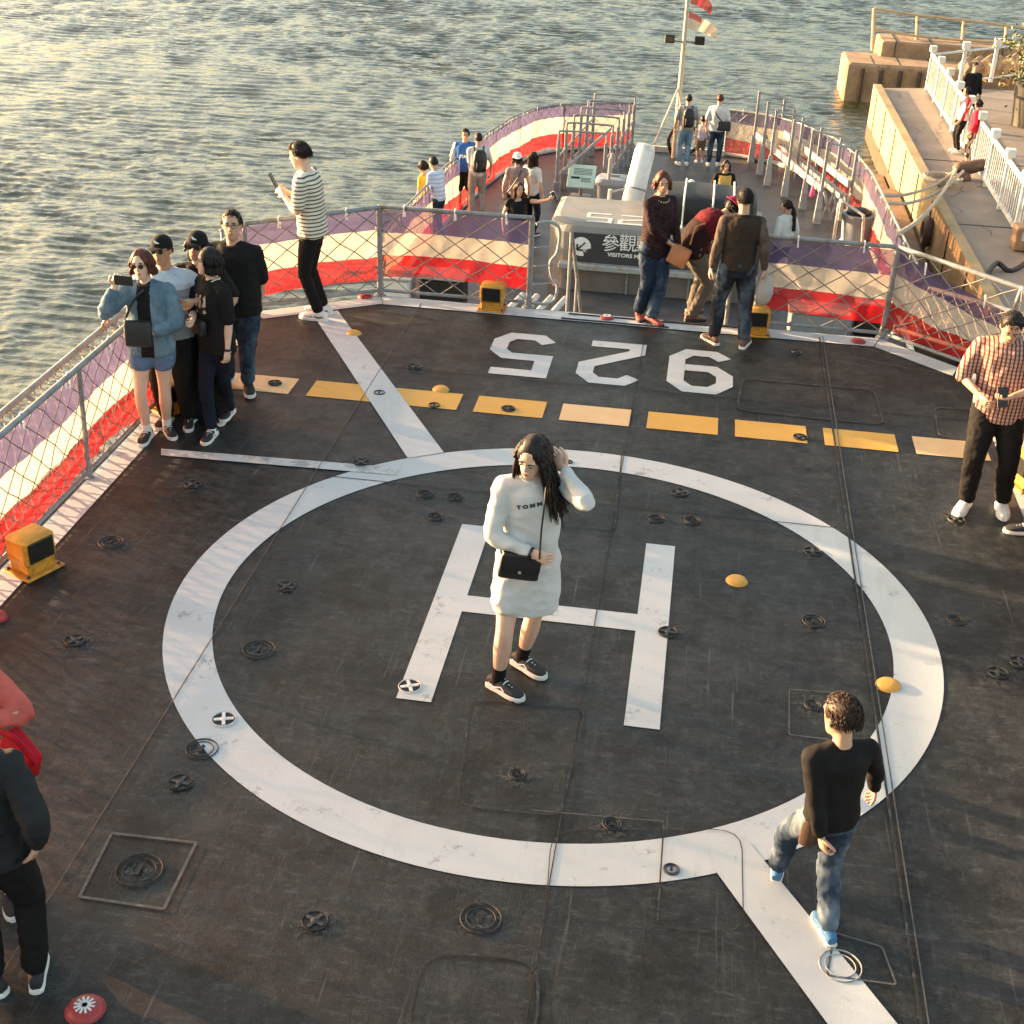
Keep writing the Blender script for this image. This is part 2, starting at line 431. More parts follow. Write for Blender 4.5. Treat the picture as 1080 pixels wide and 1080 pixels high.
    if face:
        for sx in (-1, 1):
            m_ = MB(); m_.ball(hp_(sx*.030, .0855, .008), (.0135*hk, .008*hk, .006*hk), HM, 10, 6); ew = m_.build('eye', EYEW, body, True)
            m_ = MB(); m_.ball(hp_(sx*.030, .0905, .007), (.0065*hk, .004*hk, .0058*hk), HM, 8, 5); m_.build('iris', EYED, ew, True)
            m_ = MB(); m_.tube([hp_(sx*.014, .097, .030), hp_(sx*.030, .097, .035), hp_(sx*.047, .088, .030)], [.0035*hk, .004*hk, .0025*hk], 6); m_.build('eyebrow', BLACKHAIR, body, True)
            m_ = MB(); m_.tube([hp_(sx*.016, .092, .0125), hp_(sx*.030, .0955, .0155), hp_(sx*.045, .087, .0115)], [.0018*hk, .0022*hk, .0018*hk], 5); m_.build('eyelid', BLACKHAIR, body, True)
        m_ = MB(); m_.tube([hp_(-.022, .094, -.055), hp_(0, .1025, -.053), hp_(.022, .094, -.055)], [.002*hk, .0062*hk, .002*hk], 6); m_.build('mouth', LIPS if sex == 'f' else LIPSM, body, True)
    info = dict(E=E, body=body, org=org, rt=rt, fw=fw, arms=arms, legs=legs, wr=wr, hc=hc, hp=hp_, HM=HM, hk=hk, s=s, sp=sp, rad=rad, HR=HR, HF=HF, HU=HU, tsec=tsec)
    # ---- hair
    if hair is not None and cap is not None: hair['capped'] = True
    if hair is not None: do_hair(info, hair, vox)
    # ---- top
    gi = 0
    for gname, g in (('top', top), ('jacket', jacket)):
        if g is None: continue
        ez = g.get('ease', .014)+(.0 if gname == 'top' else .012); hem = g.get('hem', .86); boxy = g.get('boxy', .35); nz = g.get('neck', 1.445)
        mb = MB(); secs = []
        qs = [hem, hem+.012]+[q for q in (.80, .86, .92, 1.0, 1.08, 1.18, 1.28, 1.36, 1.41) if q > hem+.03]+[nz-.008, nz]
        flare = g.get('flare', 0)
        for q in qs:
            rx, ry = rad(max(q, .88)); cx, cy_ = rad(1.27)
            if q < 1.27: rx = rx+(max(cx, rx)-rx)*boxy; ry = ry+(max(cy_, ry)-ry)*boxy
            if q > nz-.03: rx, ry = rad(1.44); rx *= .95; ry *= 1.0
            ff = fat if q < 1.38 else 1
            e = ez*(1 if q < 1.38 else .85)+flare*max(0, (1.1-q))
            if q == hem: e -= .008
            secs.append(tsec(q, rx*ff+e, ry*ff+e*1.05, g.get('belly', 0)*math.exp(-((q-1.05)/.13)**2)))
        mb.loft(secs, 22, p=2.2)
        mb.tube([shl[0], (shl[0]+shl[1])/2+SU*.018*s, shl[1]], [(.050+ez*.4)*s, (.063+ez*.4)*s, (.050+ez*.4)*s], 12, True)
        if hem < .7:
            for i in (0, 1): limb(mb, legs[i], [(0, .10*s), (.4, .102*s), (.8, .098*s)], 0, g.get('thigh', .62), 14, 9)
        if g.get('hood'):
            mb.tube([sp(1.42)[0]+SR*.09*s, sp(1.44)[0]-SF*.10*s, sp(1.42)[0]-SR*.09*s], [.035*s, .055*s, .035*s], 10, True)
        sl = g.get('sleeve', .5); cuff = g.get('cuff', 0)
        for i in (0, 1):
            if sl > .05:
                se = ez*.55; w_ = min(1.2, g.get('sw', 1))
                limb(mb, arms[i], [(0, (.053+se)*s), (.5, (.047+se*1.0)*s*w_), (1, (.042+se)*s*w_), (1.5, (.036+se)*s*w_), (1.9, (.029+se*.8)*s), (2, (.027+se*.6)*s)], 0, sl, 12, 8)
        vx = max(vox, .009) if vox < .012 else vox
        me = remesh(mb, vx, g.get('smooth', 4), g.get('amp', .006)*s*1.35, seed=seed+gi, nsc=g.get('nsc', (7, 7, 12)))
        fn = g.get('fn')
        if fn: fn2 = lambda c, n_, fn=fn: fn(((V(c)-shc).dot(SR)/s, (V(c)-shc).dot(SF)/s, (V(c)-shc).dot(SU)/s), n_)
        setm(me, g['mats'], fn2 if fn else None)
        o = obj(g.get('name', 'shirt' if gname == 'top' else 'jacket'), me, E); info[gname] = o; gi += 1
        if g.get('collar'):
            m_ = MB(); cc, (a1, a2, a3) = sp(1.455); ring = []
            for k in range(13):
                an = 2*PI*k/12; ring.append(cc+a1*math.sin(an)*.068*s+a2*math.cos(an)*.064*s+a3*(.012-.03*max(0, math.cos(an)))*s)
            m_.tube(ring, .013*s, 6); m_.build('collar', g['collar'], o, True)
    # ---- bottom
    if bottom is not None:
        g = bottom; ez = g.get('ease', .012); ln_ = g.get('len', 1.93); mb = MB()
        wq = g.get('waist', 1.02)
        if ln_ > 0:
            secs = []
            for q in (.80, .84, .90, .95, 1.0, wq-.01, wq):
                if q > wq: continue
                rx, ry = rad(q); secs.append(tsec(q, rx*fat+ez*.7-(.006 if q == wq else 0), ry*fat+ez*.7))
            mb.loft(secs, 20, p=2.2)
            ka = g.get('knee', .058)+ez; an = g.get('ankle', .045)+ez
            for i in (0, 1):
                limb(mb, legs[i], [(0, (.092*fat+ez)*s), (.4, (.082*fat+ez)*s), (1, ka*s), (1.4, (ka*.6+an*.4)*s), (2, an*s)], 0, ln_, 14, 9)
        if g.get('skirt'):
            q0 = g['skirt']; secs = []
            for q in (q0, q0+.01, .45, .6, .75, .88, 1.0):
                if q < q0: continue
                rx, ry = rad(max(q, .92)); secs.append(tsec(q, rx+ez+.05*max(0, .95-q), ry+ez+.06*max(0, .95-q)))
            mb.loft(secs, 22)
        me = remesh(mb, vox if vox >= .012 else .0095, 3, g.get('amp', .005)*s*1.5, seed=seed+7, nsc=g.get('nsc', (9, 9, 16)))
        setm(me, g['mats']); info['bottom'] = obj(g.get('name', 'trousers'), me, E)
    # ---- shoes
    if shoes is not None:
        for i in (0, 1):
            a_ = legs[i][2]; d = fdir[i]; sp_ = R_(shoepitch[i]); sv = V((-d.y, d.x, 0)); d2 = d*math.cos(sp_)-up*math.sin(sp_); u2 = up*math.cos(sp_)+d*math.sin(sp_)
            base = a_-u2*.075*s
            def P_(x, zc): return base+d2*x*s+u2*zc*s
            k = shoes.get('k', 1.0)
            prof = [(-.075, .018, .035), (-.070, .028, .055), (-.04, .036, .075), (0, .037, .078), (.045, .040, .062), (.09, .045, .048), (.13, .046, .040), (.165, .038, .032), (.185, .020, .024)]
            m_ = MB(); m_.loft([(P_(x*k, .022+hh*.5*k), sv*wd*s*k, u2*(hh*.5)*s*k) for x, wd, hh in prof], 14, p=2.5)
            if shoes.get('high'): m_.tube([P_(-.02, .05), P_(-.015, .13)], [.040*s, .040*s], 12)
            sh = m_.build('shoe', shoes['mats'][0], E, True)
            m_ = MB(); o2 = [(-.080, .020), (-.072, .034), (-.03, .040), (.03, .041), (.09, .049), (.14, .050), (.175, .040), (.195, .020)]
            m_.loft([(P_(x*k, .016), sv*wd*s*k, u2*.016*s) for x, wd in o2], 12, p=6); m_.build('sole', shoes['mats'][1], sh, True)
            if face or vox < .012:
                m_ = MB()
                for q in range(4):
                    x = .035+q*.022; zz_ = .022+(.066-.0055*q-.010*(q > 1))*k
                    m_.tube([P_(x*k, zz_-.010)+sv*.026*s, P_(x*k+.004, zz_+.004), P_(x*k, zz_-.010)-sv*.026*s], .0042*s, 5)
                m_.build('laces', shoes['mats'][2] if len(shoes['mats']) > 2 else WHITEP, sh, True)
                if shoes.get('stripe'):
                    m_ = MB()
                    for sx in (-1, 1):
                        m_.tube([P_(-.05, .05)+sv*sx*.037*s, P_(0.0, .038)+sv*sx*.0405*s, P_(.05, .058)+sv*sx*.037*s, P_(.08, .042)+sv*sx*.0455*s], .005*s, 5)
                    m_.build('side_stripe', shoes['stripe'], sh, True)
            if shoes.get('sock'):
                m_ = MB(); kd = (legs[i][1]-a_).normalized(); m_.tube([a_-kd*.04*s, a_+kd*shoes['sock'][1]*s*.6, a_+kd*shoes['sock'][1]*s], [.040*s, .041*s, .043*s], 12); m_.build('sock', shoes['sock'][0], E, True)
    # ---- cap / glasses
    if cap is not None:
        m_ = MB(); secs = []
        for t in range(7):
            a = PI/2*t/6; secs.append((hp_(0, -.012, .030+.104*math.sin(a)), HR*max(.01, .092*math.cos(a)**.8)*hk, HF*max(.01, .114*math.cos(a)**.8)*hk))
        m_.loft(secs, 20)
        if cap.get('brim', 1):
            fl = cap.get('brim'); back = -1 if cap.get('back') else 1
            if fl == 'all': m_.loft([(hp_(0, -.01, .028), HR*.135*hk, HF*.15*hk), (hp_(0, -.01, .04), HR*.088*hk, HF*.11*hk)], 20)
            else: m_.loft([(hp_(0, back*.045, .038), HR*.074*hk, HU*.006*hk), (hp_(0, back*.11, .036), HR*.070*hk, HU*.005*hk), (hp_(0, back*.15, .028), HR*.052*hk, HU*.004*hk), (hp_(0, back*.165, .022), HR*.02*hk, HU*.003*hk)], 12)
        co_ = m_.build(cap.get('name', 'cap'), cap['mat'], E, True); info['cap'] = co_
        if cap.get('logo'):
            m_ = MB(); pts = [(-.024, -.006), (-.016, .004), (-.004, .008), (.008, .014), (.020, .020), (.016, .012), (.022, .006), (.010, .004), (.012, -.006), (.002, 0), (-.010, -.004), (-.018, -.010)]
            vs = [hp_(x*1.15, .094-abs(x)*.25, .075+y*1.3) for x, y in pts]; m_.add(vs+[v-HF*.012*hk for v in vs], [tuple(range(12)), tuple(range(23, 11, -1))]+[(i, (i+1) % 12, 12+(i+1) % 12, 12+i) for i in range(12)]); m_.build('logo', WHITEP, co_)
    if glasses is not None:
        m_ = MB()
        for sx in (-1, 1):
            if glasses == 'sun': m_.ball(hp_(sx*.031, .100, .006), (.024*hk, .004*hk, .021*hk), HM, 12, 6)
            else:
                c = hp_(sx*.031, .102, .006); m_.tube([c+(HR*math.cos(a)*.022+HU*math.sin(a)*.018)*hk for a in [2*PI*q/10 for q in range(11)]], .0018*hk, 5)
            m_.tube([hp_(sx*.054, .096, .012), hp_(sx*.078, .04, .012), hp_(sx*.080, -.01, .01)], .0022*hk, 5)
        m_.tube([hp_(-.008, .104, .012), hp_(.008, .104, .012)], .0022*hk, 5)
        m_.build('glasses', BLACK, E, True)
    return info
EYEW = mat('eye_white', (.7, .68, .64), .3, .02, 5, 0); EYED = mat('iris', (.015, .008, .005), .2, .05, 5, 0)
LIPS = mat('lips', (.40, .10, .08), .4, .05, 9, 0); LIPSM = mat('lips_pale', (.36, .15, .11), .5, .05, 9, 0)
def do_hair(I, g, vox):
    hp_, hk, HR, HF, HU, hc, E = I['hp'], I['hk'], I['HR'], I['HF'], I['HU'], I['hc'], I['E']
    m = g.get('mat', BLACKHAIR); style = g.get('style', 'short'); th = g.get('th', 1.0)
    lowside = {'short': -.015, 'crop': .0}.get(style, -.06); back = {'short': -.048, 'crop': -.035}.get(style, -.095)
    fringe = g.get('fringe', .068); part = g.get('part', 0)
    mb = MB(); nu, nv = 36, 20; vs = []
    for j in range(nv+1):
        el = -PI/2+PI*j/nv
        for i in range(nu):
            az = 2*PI*i/nu; x = math.cos(el)*math.sin(az); y = math.cos(el)*math.cos(az); zc = math.sin(el)
            px = x*.078; py = y*.098-.006; pz_ = zc*.108+.008
            if zc < 0: px *= 1+.1*zc; py = py*(1+.12*zc)
            # hairline height as a function of direction
            t = (1-y/max(.2, math.cos(el)))/2; t = max(0, min(1, t))        # 0 front .. 1 back
            hl = fringe*(1-min(1, t/.28))+lowside*min(1, t/.28) if t < .28 else lowside+(back-lowside)*min(1, (t-.28)/.45)
            hl += part*x*.03
            k = min(1, max(0, (pz_-hl)/.012)); n_ = noise.noise(V((px*40, py*40, pz_*30+E.location.x)))
            out = (1.0+ (.13*th+.045*n_)*(.10+.90*min(1, max(0, (pz_-hl)/.075))))*k+(1-k)*.72
            vs.append(hp_(px*out, py*out, pz_*out if pz_ > 0 else pz_*(.5+.5*out)))
    fs = [(j*nu+i, j*nu+(i+1) % nu, (j+1)*nu+(i+1) % nu, (j+1)*nu+i) for j in range(nv) for i in range(nu)]
    mb.add(vs, fs)
    rnd = random.Random(int(abs(E.location.x*1000))+3)
    def clump(dx, dy, dz, L, r, end=None, outw=1.0):
        p0 = V((dx*.080, dy*.100-.006, dz*.110+.008))*(1.115 if style in ('short', 'crop') else 1.10); pts = []; down = g.get('down', V((0, 0, -1)))
        if style in ('short', 'crop'):
            nrm = V((dx, dy, dz)); tg = V((rnd.uniform(-.14, .14), -.2+.9*(dy > .3 and dz > .4)*g.get('quiff', .4), -.5+.3*(dz > .5)))
            tg = tg-nrm*tg.dot(nrm)*.75; pts = [p0*.97, p0+tg*.5*L+nrm*(.002+rnd.uniform(0, .002)*g.get('th', 1)), p0+tg*L+nrm*(rnd.uniform(-.004, .003))]
            mb.tube([hp_(*p) for p in pts], [r*hk, r*.8*hk, r*.15*hk], 5)
        else:
            pts = [hp_(*p0)]; d = V((dx, dy*.9, -.25)); 
            sx = d.x; q = p0.copy()
            nst = 6
            tot = L; horiz = V((dx, dy, 0))
            e0 = V((dx*.094, min(dy, .55)*.108-.008, -.02))
            P0 = hp_(*p0); P1 = hp_(*(p0.lerp(e0, .5)*1.16)); P2 = hp_(*(e0*1.0))
            if end is None: P3 = P2+V((0, 0, -1))*L*I['s']+HR*dx*.02*outw*I['s']+HF*rnd.uniform(-.01, .01)-HF*.01
            else: P3 = P2.lerp(V(end), .5)+V((0, 0, -.01)); 
            path = [P0, P1, P2, P2.lerp(P3, .5)+V((rnd.uniform(-.008, .008), rnd.uniform(-.008, .008), 0)), P3]
            if end is not None: path.append(V(end))
            path = smoothpath(path, 3); n_ = len(path)
            mb.tube(path, [r*hk*(1-.15*i/n_ if i < n_*.75 else max(.12, 1-(i/n_-.75)*3.6)) for i in range(n_)], 5, flat=.6)
    if style in ('short', 'crop'):
        for q in range(800 if vox < .014 else 130):
            z_ = rnd.uniform(-.2, 1); a = rnd.uniform(0, 2*PI); rr = math.sqrt(max(0, 1-z_*z_)); x, y = rr*math.sin(a), rr*math.cos(a)
            if y > .25 and z_ < .55: continue
            if z_ < .05 and y > -.1: continue
            if g.get('capped') and z_ > .1: continue
            clump(x, y, z_, rnd.uniform(.035, .060)*g.get('len', 1), .0024)
    else:
        Lh = g.get('len', .1); ends = g.get('ends')
        for q in range(int(g.get('n', 90)*2.4)):
            a = rnd.uniform(g.get('a0', .30), 1.70)*PI if q % 2 == 0 else rnd.uniform(g.get('a0', .30), 2-g.get('a0', .30))*PI
            z_ = rnd.uniform(.0, .85); rr = math.sqrt(1-z_*z_); x, y = rr*math.sin(a), rr*math.cos(a)
            if y > .62: continue
            end = None; Lx = Lh
            if ends is not None and x > .15: Lx = .13
            if g.get('capped') and z_ > .3: continue
            if ends is not None and x <= .15:
                e = rnd.choice(ends); end = V(e)+V((rnd.gauss(0, g.get('sp', .03)), rnd.gauss(0, .02), rnd.gauss(0, .04)))
            clump(x, y, z_, Lx*rnd.uniform(.8, 1.1), rnd.uniform(.004, .0075), end)
    if g.get('pony'):
        a0 = hp_(0, -.105, .03); e = g['pony']
        for q in range(16):
            o_ = V((rnd.gauss(0, .012), rnd.gauss(0, .012), 0)); mid = a0+HF*(-.05)+V((0, 0, -.08))+o_
            mb.tube(smoothpath([a0, mid, mid+V((0, 0, -e*.5))+o_, mid+V((0, 0, -e))+o_*2], 3), [.012, .016, .017, .017, .017, .016, .015, .012, .008, .004], 5)
    if g.get('bun'): mb.ball(hp_(0, -.11, .07), (.04, .04, .035))
    o = mb.build('hair', m, E, False); o.data.polygons.foreach_set('use_smooth', [True]*len(o.data.polygons)); I['hair'] = o
# ---------------------------------------------------------------- light, sky
SUN_EL, SUN_AZ = 8.5, -74            # azimuth from +Y, clockwise
w = bpy.data.worlds.new('World'); scene.world = w; w.use_nodes = True; nt = w.node_tree
sky = nt.nodes.new('ShaderNodeTexSky'); sky.sky_type = 'NISHITA'; sky.sun_disc = False
sky.sun_elevation = R_(SUN_EL); sky.sun_rotation = R_(SUN_AZ); sky.air_density = 1.0; sky.dust_density = 4.0; sky.ozone_density = 1.0
bg = nt.nodes['Background']; bg.inputs[1].default_value = .15; L(nt, mixc(nt, 1.0, sky.outputs[0], (1.0, .935, .80), 'MULTIPLY'), bg.inputs[0])
sd = bpy.data.lights.new('sun', 'SUN'); sd.energy = 5; sd.angle = R_(.6); sd.color = (1, .66, .36)
so = bpy.data.objects.new('sun', sd); COL.objects.link(so)
az, el = R_(SUN_AZ), R_(SUN_EL); dsun = V((math.sin(az)*math.cos(el), math.cos(az)*math.cos(el), math.sin(el)))
so.rotation_euler = dsun.to_track_quat('Z', 'Y').to_euler()
vs = scene.view_settings; vs.view_transform = 'Standard'; vs.look = 'None'; vs.gamma = 1; vs.use_curve_mapping = False; vs.exposure = 2.42
scene.render.engine = 'CYCLES'

# ---------------------------------------------------------------- water
WZ, LZ = -4.0, -2.5
def water():
    nx, ny = 760, 1350
    y = 8+np.linspace(0, 1, ny)**1.45*112; u = np.linspace(-1, 1, nx)
    hw_ = 9+y*.62; cxx = -y*.13
    X = cxx[:, None]+u[None, :]*hw_[:, None]; Y = np.repeat(y[:, None], nx, 1); Z = np.zeros_like(X); r = np.random.default_rng(3)
    dy_ = np.gradient(y)[:, None]
    def field(l0, l1, n, sp):
        g = np.zeros_like(X)
        for i in range(n):
            lam = 10**r.uniform(math.log10(l0), math.log10(l1)); th = r.normal(1.62, sp); k = 2*PI/lam; g += np.sin(k*(X*math.cos(th)+Y*math.sin(th))+r.uniform(0, 2*PI))
        return g/math.sqrt(n/2)
    for l0, l1, n, sp, a in ((1.5, 3.0, 14, .14, .012), (.75, 1.4, 26, .17, .026), (.38, .72, 30, .26, .021), (.20, .36, 24, .45, .0095)):
        g = field(l0, l1, n, sp); res = np.clip((l0+l1)/2/(dy_*3.2), 0, 1)
        Z += -np.sqrt(g*g+.02)*a*res
    Z += .03*field(5, 12, 10, .4)
    Z -= Z.mean(); big = field(14, 40, 10, .8); Z *= 1+.22*np.clip(big, -1.2, 1.2)
    fade = np.clip((119.5-Y)/8, 0, 1)*np.clip((1-np.abs(u[None, :]))/.02, 0, 1); Z *= fade
    v = np.stack([X, Y, Z+WZ], -1).reshape(-1, 3)
    idx = np.arange(nx*ny).reshape(ny, nx); f = np.stack([idx[:-1, :-1], idx[:-1, 1:], idx[1:, 1:], idx[1:, :-1]], -1).reshape(-1, 4)
    me = bpy.data.meshes.new('water'); me.vertices.add(len(v)); me.vertices.foreach_set('co', v.ravel().astype('f'))
    me.loops.add(f.size); me.loops.foreach_set('vertex_index', f.ravel()); me.polygons.add(len(f))
    me.polygons.foreach_set('loop_start', np.arange(0, f.size, 4)); me.polygons.foreach_set('loop_total', np.full(len(f), 4)); me.update()
    me.polygons.foreach_set('use_smooth', [True]*len(f))
    m, nt, b = new_mat('sea_water'); b.inputs['Base Color'].default_value = (.050, .050, .020, 1)
    b.inputs['Roughness'].default_value = .07; b.inputs['IOR'].default_value = 1.7
    bump(nt, b, tex(nt, 4.5, 5, .62, stretch=(.5, 1.3, 1)), .5, .05)
    bump(nt, b, tex(nt, 13, 3, .6, stretch=(.6, 1.2, 1)), .35, .03)
    me.materials.append(m); o = obj('water', me); tag(o, kind='structure')
    far = MB(); z = WZ
    S = 3500; far.add([(-S, -S, z), (S, -S, z), (S, 8, z), (-S, 8, z)], [(0, 1, 2, 3)]); far.add([(-S, 120, z), (S, 120, z), (S, S, z), (-S, S, z)], [(0, 1, 2, 3)])
    l0_, l1_ = -8*.13-9-8*.62, -120*.13-9-120*.62; r0_, r1_ = -8*.13+9+8*.62, -120*.13+9+120*.62
    far.add([(-S, 8, z), (l0_, 8, z), (l1_, 120, z), (-S, 120, z)], [(0, 1, 2, 3)]); far.add([(r0_, 8, z), (S, 8, z), (S, 120, z), (r1_, 120, z)], [(0, 1, 2, 3)])
    tag(far.build('open_water', m), kind='structure')
water()

# ---------------------------------------------------------------- ship decks
def deck_mat():
    m, nt, b = new_mat('antiskid_deck_paint')
    base = ramp(nt, tex(nt, 1.1, 12, .8), .36, .64, (.0060, .0074, .0082), (.025, .028, .0295))
    rust = ramp(nt, tex(nt, .8, 9, .72, stretch=(1, 1.8, 1)), .58, .80)
    c = mixc(nt, rust, base, (.034, .023, .018))
    scuff = ramp(nt, tex(nt, 5.5, 14, .86, stretch=(1.6, .6, 1)), .50, .66); c = mixc(nt, scuff, c, (.046, .051, .052))
    s4 = ramp(nt, tex(nt, 13, 12, .85, stretch=(.5, 1.6, 1)), .52, .62); c = mixc(nt, s4, c, (.055, .060, .061))
    s5 = ramp(nt, tex(nt, 1.7, 14, .85), .49, .58); c = mixc(nt, s5, c, (.0045, .005, .0052))
    s7 = ramp(nt, tex(nt, 7, 14, .9), .53, .60); c = mixc(nt, s7, c, (.004, .0045, .0046))
    sc2 = ramp(nt, tex(nt, 2.3, 12, .8, stretch=(.4, 2.0, 1)), .60, .70); c = mixc(nt, sc2, c, (.012, .012, .013))
    fleck = ramp(nt, tex(nt, 30, 8, .8), .66, .70); c = mixc(nt, fleck, c, (.20, .20, .19))
    s6 = ramp(nt, tex(nt, 2.6, 10, .75, stretch=(12, .35, 1)), .60, .66); c = mixc(nt, s6, c, (.07, .07, .068))
    L(nt, c, b.inputs['Base Color'])
    L(nt, ramp(nt, tex(nt, 3, 8, .7), .3, .7, (.36,)*3, (.62,)*3), b.inputs['Roughness'])
    b.inputs['Specular IOR Level'].default_value = .30
    bump(nt, b, tex(nt, 1.5, 6, .6), .3, .03); bump(nt, b, tex(nt, 22, 8, .8), .45, .012); bump(nt, b, tex(nt, 130, 3, .7), .5, .006)
    return m
DECK = deck_mat()
def paint(name, col, wear=.62):
    m, nt, b = new_mat(name)
    c = ramp(nt, tex(nt, 2.2, 8, .65), .25, .75, tuple(x*.86 for x in col), col)
    d = ramp(nt, tex(nt, 3.2, 12, .82), wear, wear+.06); c = mixc(nt, d, c, tuple(x*.45+.03 for x in col))
    d2 = ramp(nt, tex(nt, 30, 10, .8), .635, .665); c = mixc(nt, d2, c, (.16, .14, .125))
    d4 = ramp(nt, tex(nt, 6, 14, .9), .60, .63); c = mixc(nt, d4, c, (.12, .115, .11))
    d3 = ramp(nt, tex(nt, 1.2, 10, .75, stretch=(3, .5, 1)), .56, .75); c = mixc(nt, d3, c, tuple(x*.78 for x in col))
    L(nt, c, b.inputs['Base Color']); b.inputs['Roughness'].default_value = .55
    bump(nt, b, tex(nt, 130, 3, .7), .4, .005); return m
WPAINT = paint('white_deck_paint', (.50, .52, .53), .57); YPAINT = paint('yellow_deck_paint', (.62, .34, .06)); YPALE = paint('pale_yellow_deck_paint', (.66, .44, .22))  # the last one is a paler yellow for some dashes
SEAM = mat('weld_seam', (.014, .014, .014), .7, .5, 20, .2, dirt=(.09, .085, .08), dscale=14)
SEAML = mat('worn_weld_seam', (.085, .078, .072), .6, .5, 30, .2, dirt=(.05, .05, .05), dscale=14)
XL, XR = -4.58, 3.08
DP = [(XL, -3), (XR, -3), (XR, 12.55), (2.72, 12.86), (2.02, 13.50), (-3.27, 13.50), (XL+.10, 12.66)]
mb = MB(); mb.poly(DP, -.30, .30); deck = mb.build('flight_deck', DECK); tag(deck, kind='structure')
def flat(name, pts, m, z, parent=deck):
    q = MB(); q.poly([(p[0], p[1]) for p in pts], z); return q.build(name, m, parent)
def ring2(name, c, r0, r1, m, z, n=160, parent=deck):
    q = MB(); vs = []
    for i in range(n):
        a = 2*PI*i/n; vs += [(c[0]+r0*math.cos(a), c[1]+r0*math.sin(a), z), (c[0]+r1*math.cos(a), c[1]+r1*math.sin(a), z)]
    q.add(vs, [(2*i, 2*i+1, 2*((i+1) % n)+1, 2*((i+1) % n)) for i in range(n)]); return q.build(name, m, parent)
CC = (-.6767, 7.5914); ring2('circle_marking', CC, 2.2335, 2.5422, WPAINT, .004)
# letter H
xs = [(-1.51, -1.285), (-.125, .10)]; y0, y1 = 6.45, 8.68
hl = [G(*p) for p in ((485, 553), (513, 556), (421, 736), (460, 741), (679, 573), (711, 576), (661, 767), (697, 770), (495, 629), (672, 648), (490, 646), (668, 665))]
y1 = (hl[0].y+hl[4].y)/2; y0 = (hl[2].y+hl[6].y)/2
xa, xb, xc, xd = [(hl[i].x+hl[i+2].x)/2 for i in (0, 1, 4, 5)]; yb1 = (hl[8].y+hl[9].y)/2; yb0 = (hl[10].y+hl[11].y)/2
q = MB(); q.add([(x, y, .004) for x, y in ((xa, y0), (xb, y0), (xb, yb0), (xc, yb0), (xc, y0), (xd, y0), (xd, y1), (xc, y1), (xc, yb1), (xb, yb1), (xb, y1), (xa, y1))],
            [(0, 1, 2, 9, 10, 11), (2, 3, 8, 9), (3, 4, 5, 6, 7, 8)]); q.build('letter_marking', WPAINT, deck)
# diagonal lines
def pxpoly(name, pts, m, z=.0045): return flat(name, [G(*p) for p in pts], m, z)
pxpoly('line_marking', [(331, 334), (356, 328), (468, 478), (430, 484)], WPAINT, .008)
pxpoly('line_marking', [(754, 919), (748, 897), (790, 889), (826, 934), (895, 1018), (960, 1098), (885, 1098)], WPAINT, .008)
pxpoly('line_marking', [(170, 474), (420, 494), (418, 502), (170, 481)], paint('thin_worn_line_paint', (.55, .54, .52), .5), .008)
# borders
flat('border_marking', [(XL+.06, -2.9), (-4.25, -2.9), (-4.27, 12.48), (XL+.12, 12.62)], WPAINT, .004)
flat('border_marking', [(XL+.14, 12.64), (-4.25, 12.50), (-3.18, 13.24), (-3.26, 13.47)], WPAINT, .0052)
flat('border_marking', [(-3.25, 13.47), (-3.17, 13.22), (1.92, 13.22), (2.0, 13.47)], WPAINT, .0064)
flat('border_marking', [(2.01, 13.47), (1.93, 13.22), (2.62, 12.60), (2.70, 12.84)], WPAINT, .0052)
flat('border_marking', [(2.72, 12.83), (2.64, 12.58), (2.78, 12.42), (XR-.02, 12.52)], WPAINT, .0060)
flat('border_marking', [(2.77, -2.9), (XR-.04, -2.9), (XR-.03, 12.50), (2.77, 12.40)], WPAINT, .004)
for a, b_ in (((600, 331), (745, 345)), ((592, 336), (705, 347)), ((700, 338), (800, 350))):
    a, b_ = G(*a), G(*b_); q = MB(); yy = (a.y+b_.y)/2; q.box(((a.x+b_.x)/2, yy, .012), (b_.x-a.x, .022, .012)); q.build('hinge_strip', SEAM, deck)
# yellow dashes
cx0 = G(362, 412).x; dy = G(536, 429).y
d0, d1 = G(500, 425.5).x, G(572, 433).x; dw = d1-d0; hh = abs(G(536, 420.5).y-G(536, 438).y)
cs = [G(*p) for p in ((362, 412), (450, 421), (536, 429), (628, 437.5), (720, 447), (813, 456), (907, 464))]; stp = (cs[6].x-cs[0].x)/6; yy = sum(c.y for c in cs)/7
for i in range(-1, 8):
    x = cs[0].x+stp*i; yy_ = yy
    w2 = dw if i not in (0,) else dw*.95
    flat('dash_marking', [(x-w2/2, yy_-hh/2), (x+w2/2, yy_-hh/2), (x+w2/2, yy_+hh/2), (x-w2/2, yy_+hh/2)], YPALE if i in (-1, 3, 7) else YPAINT, .004)
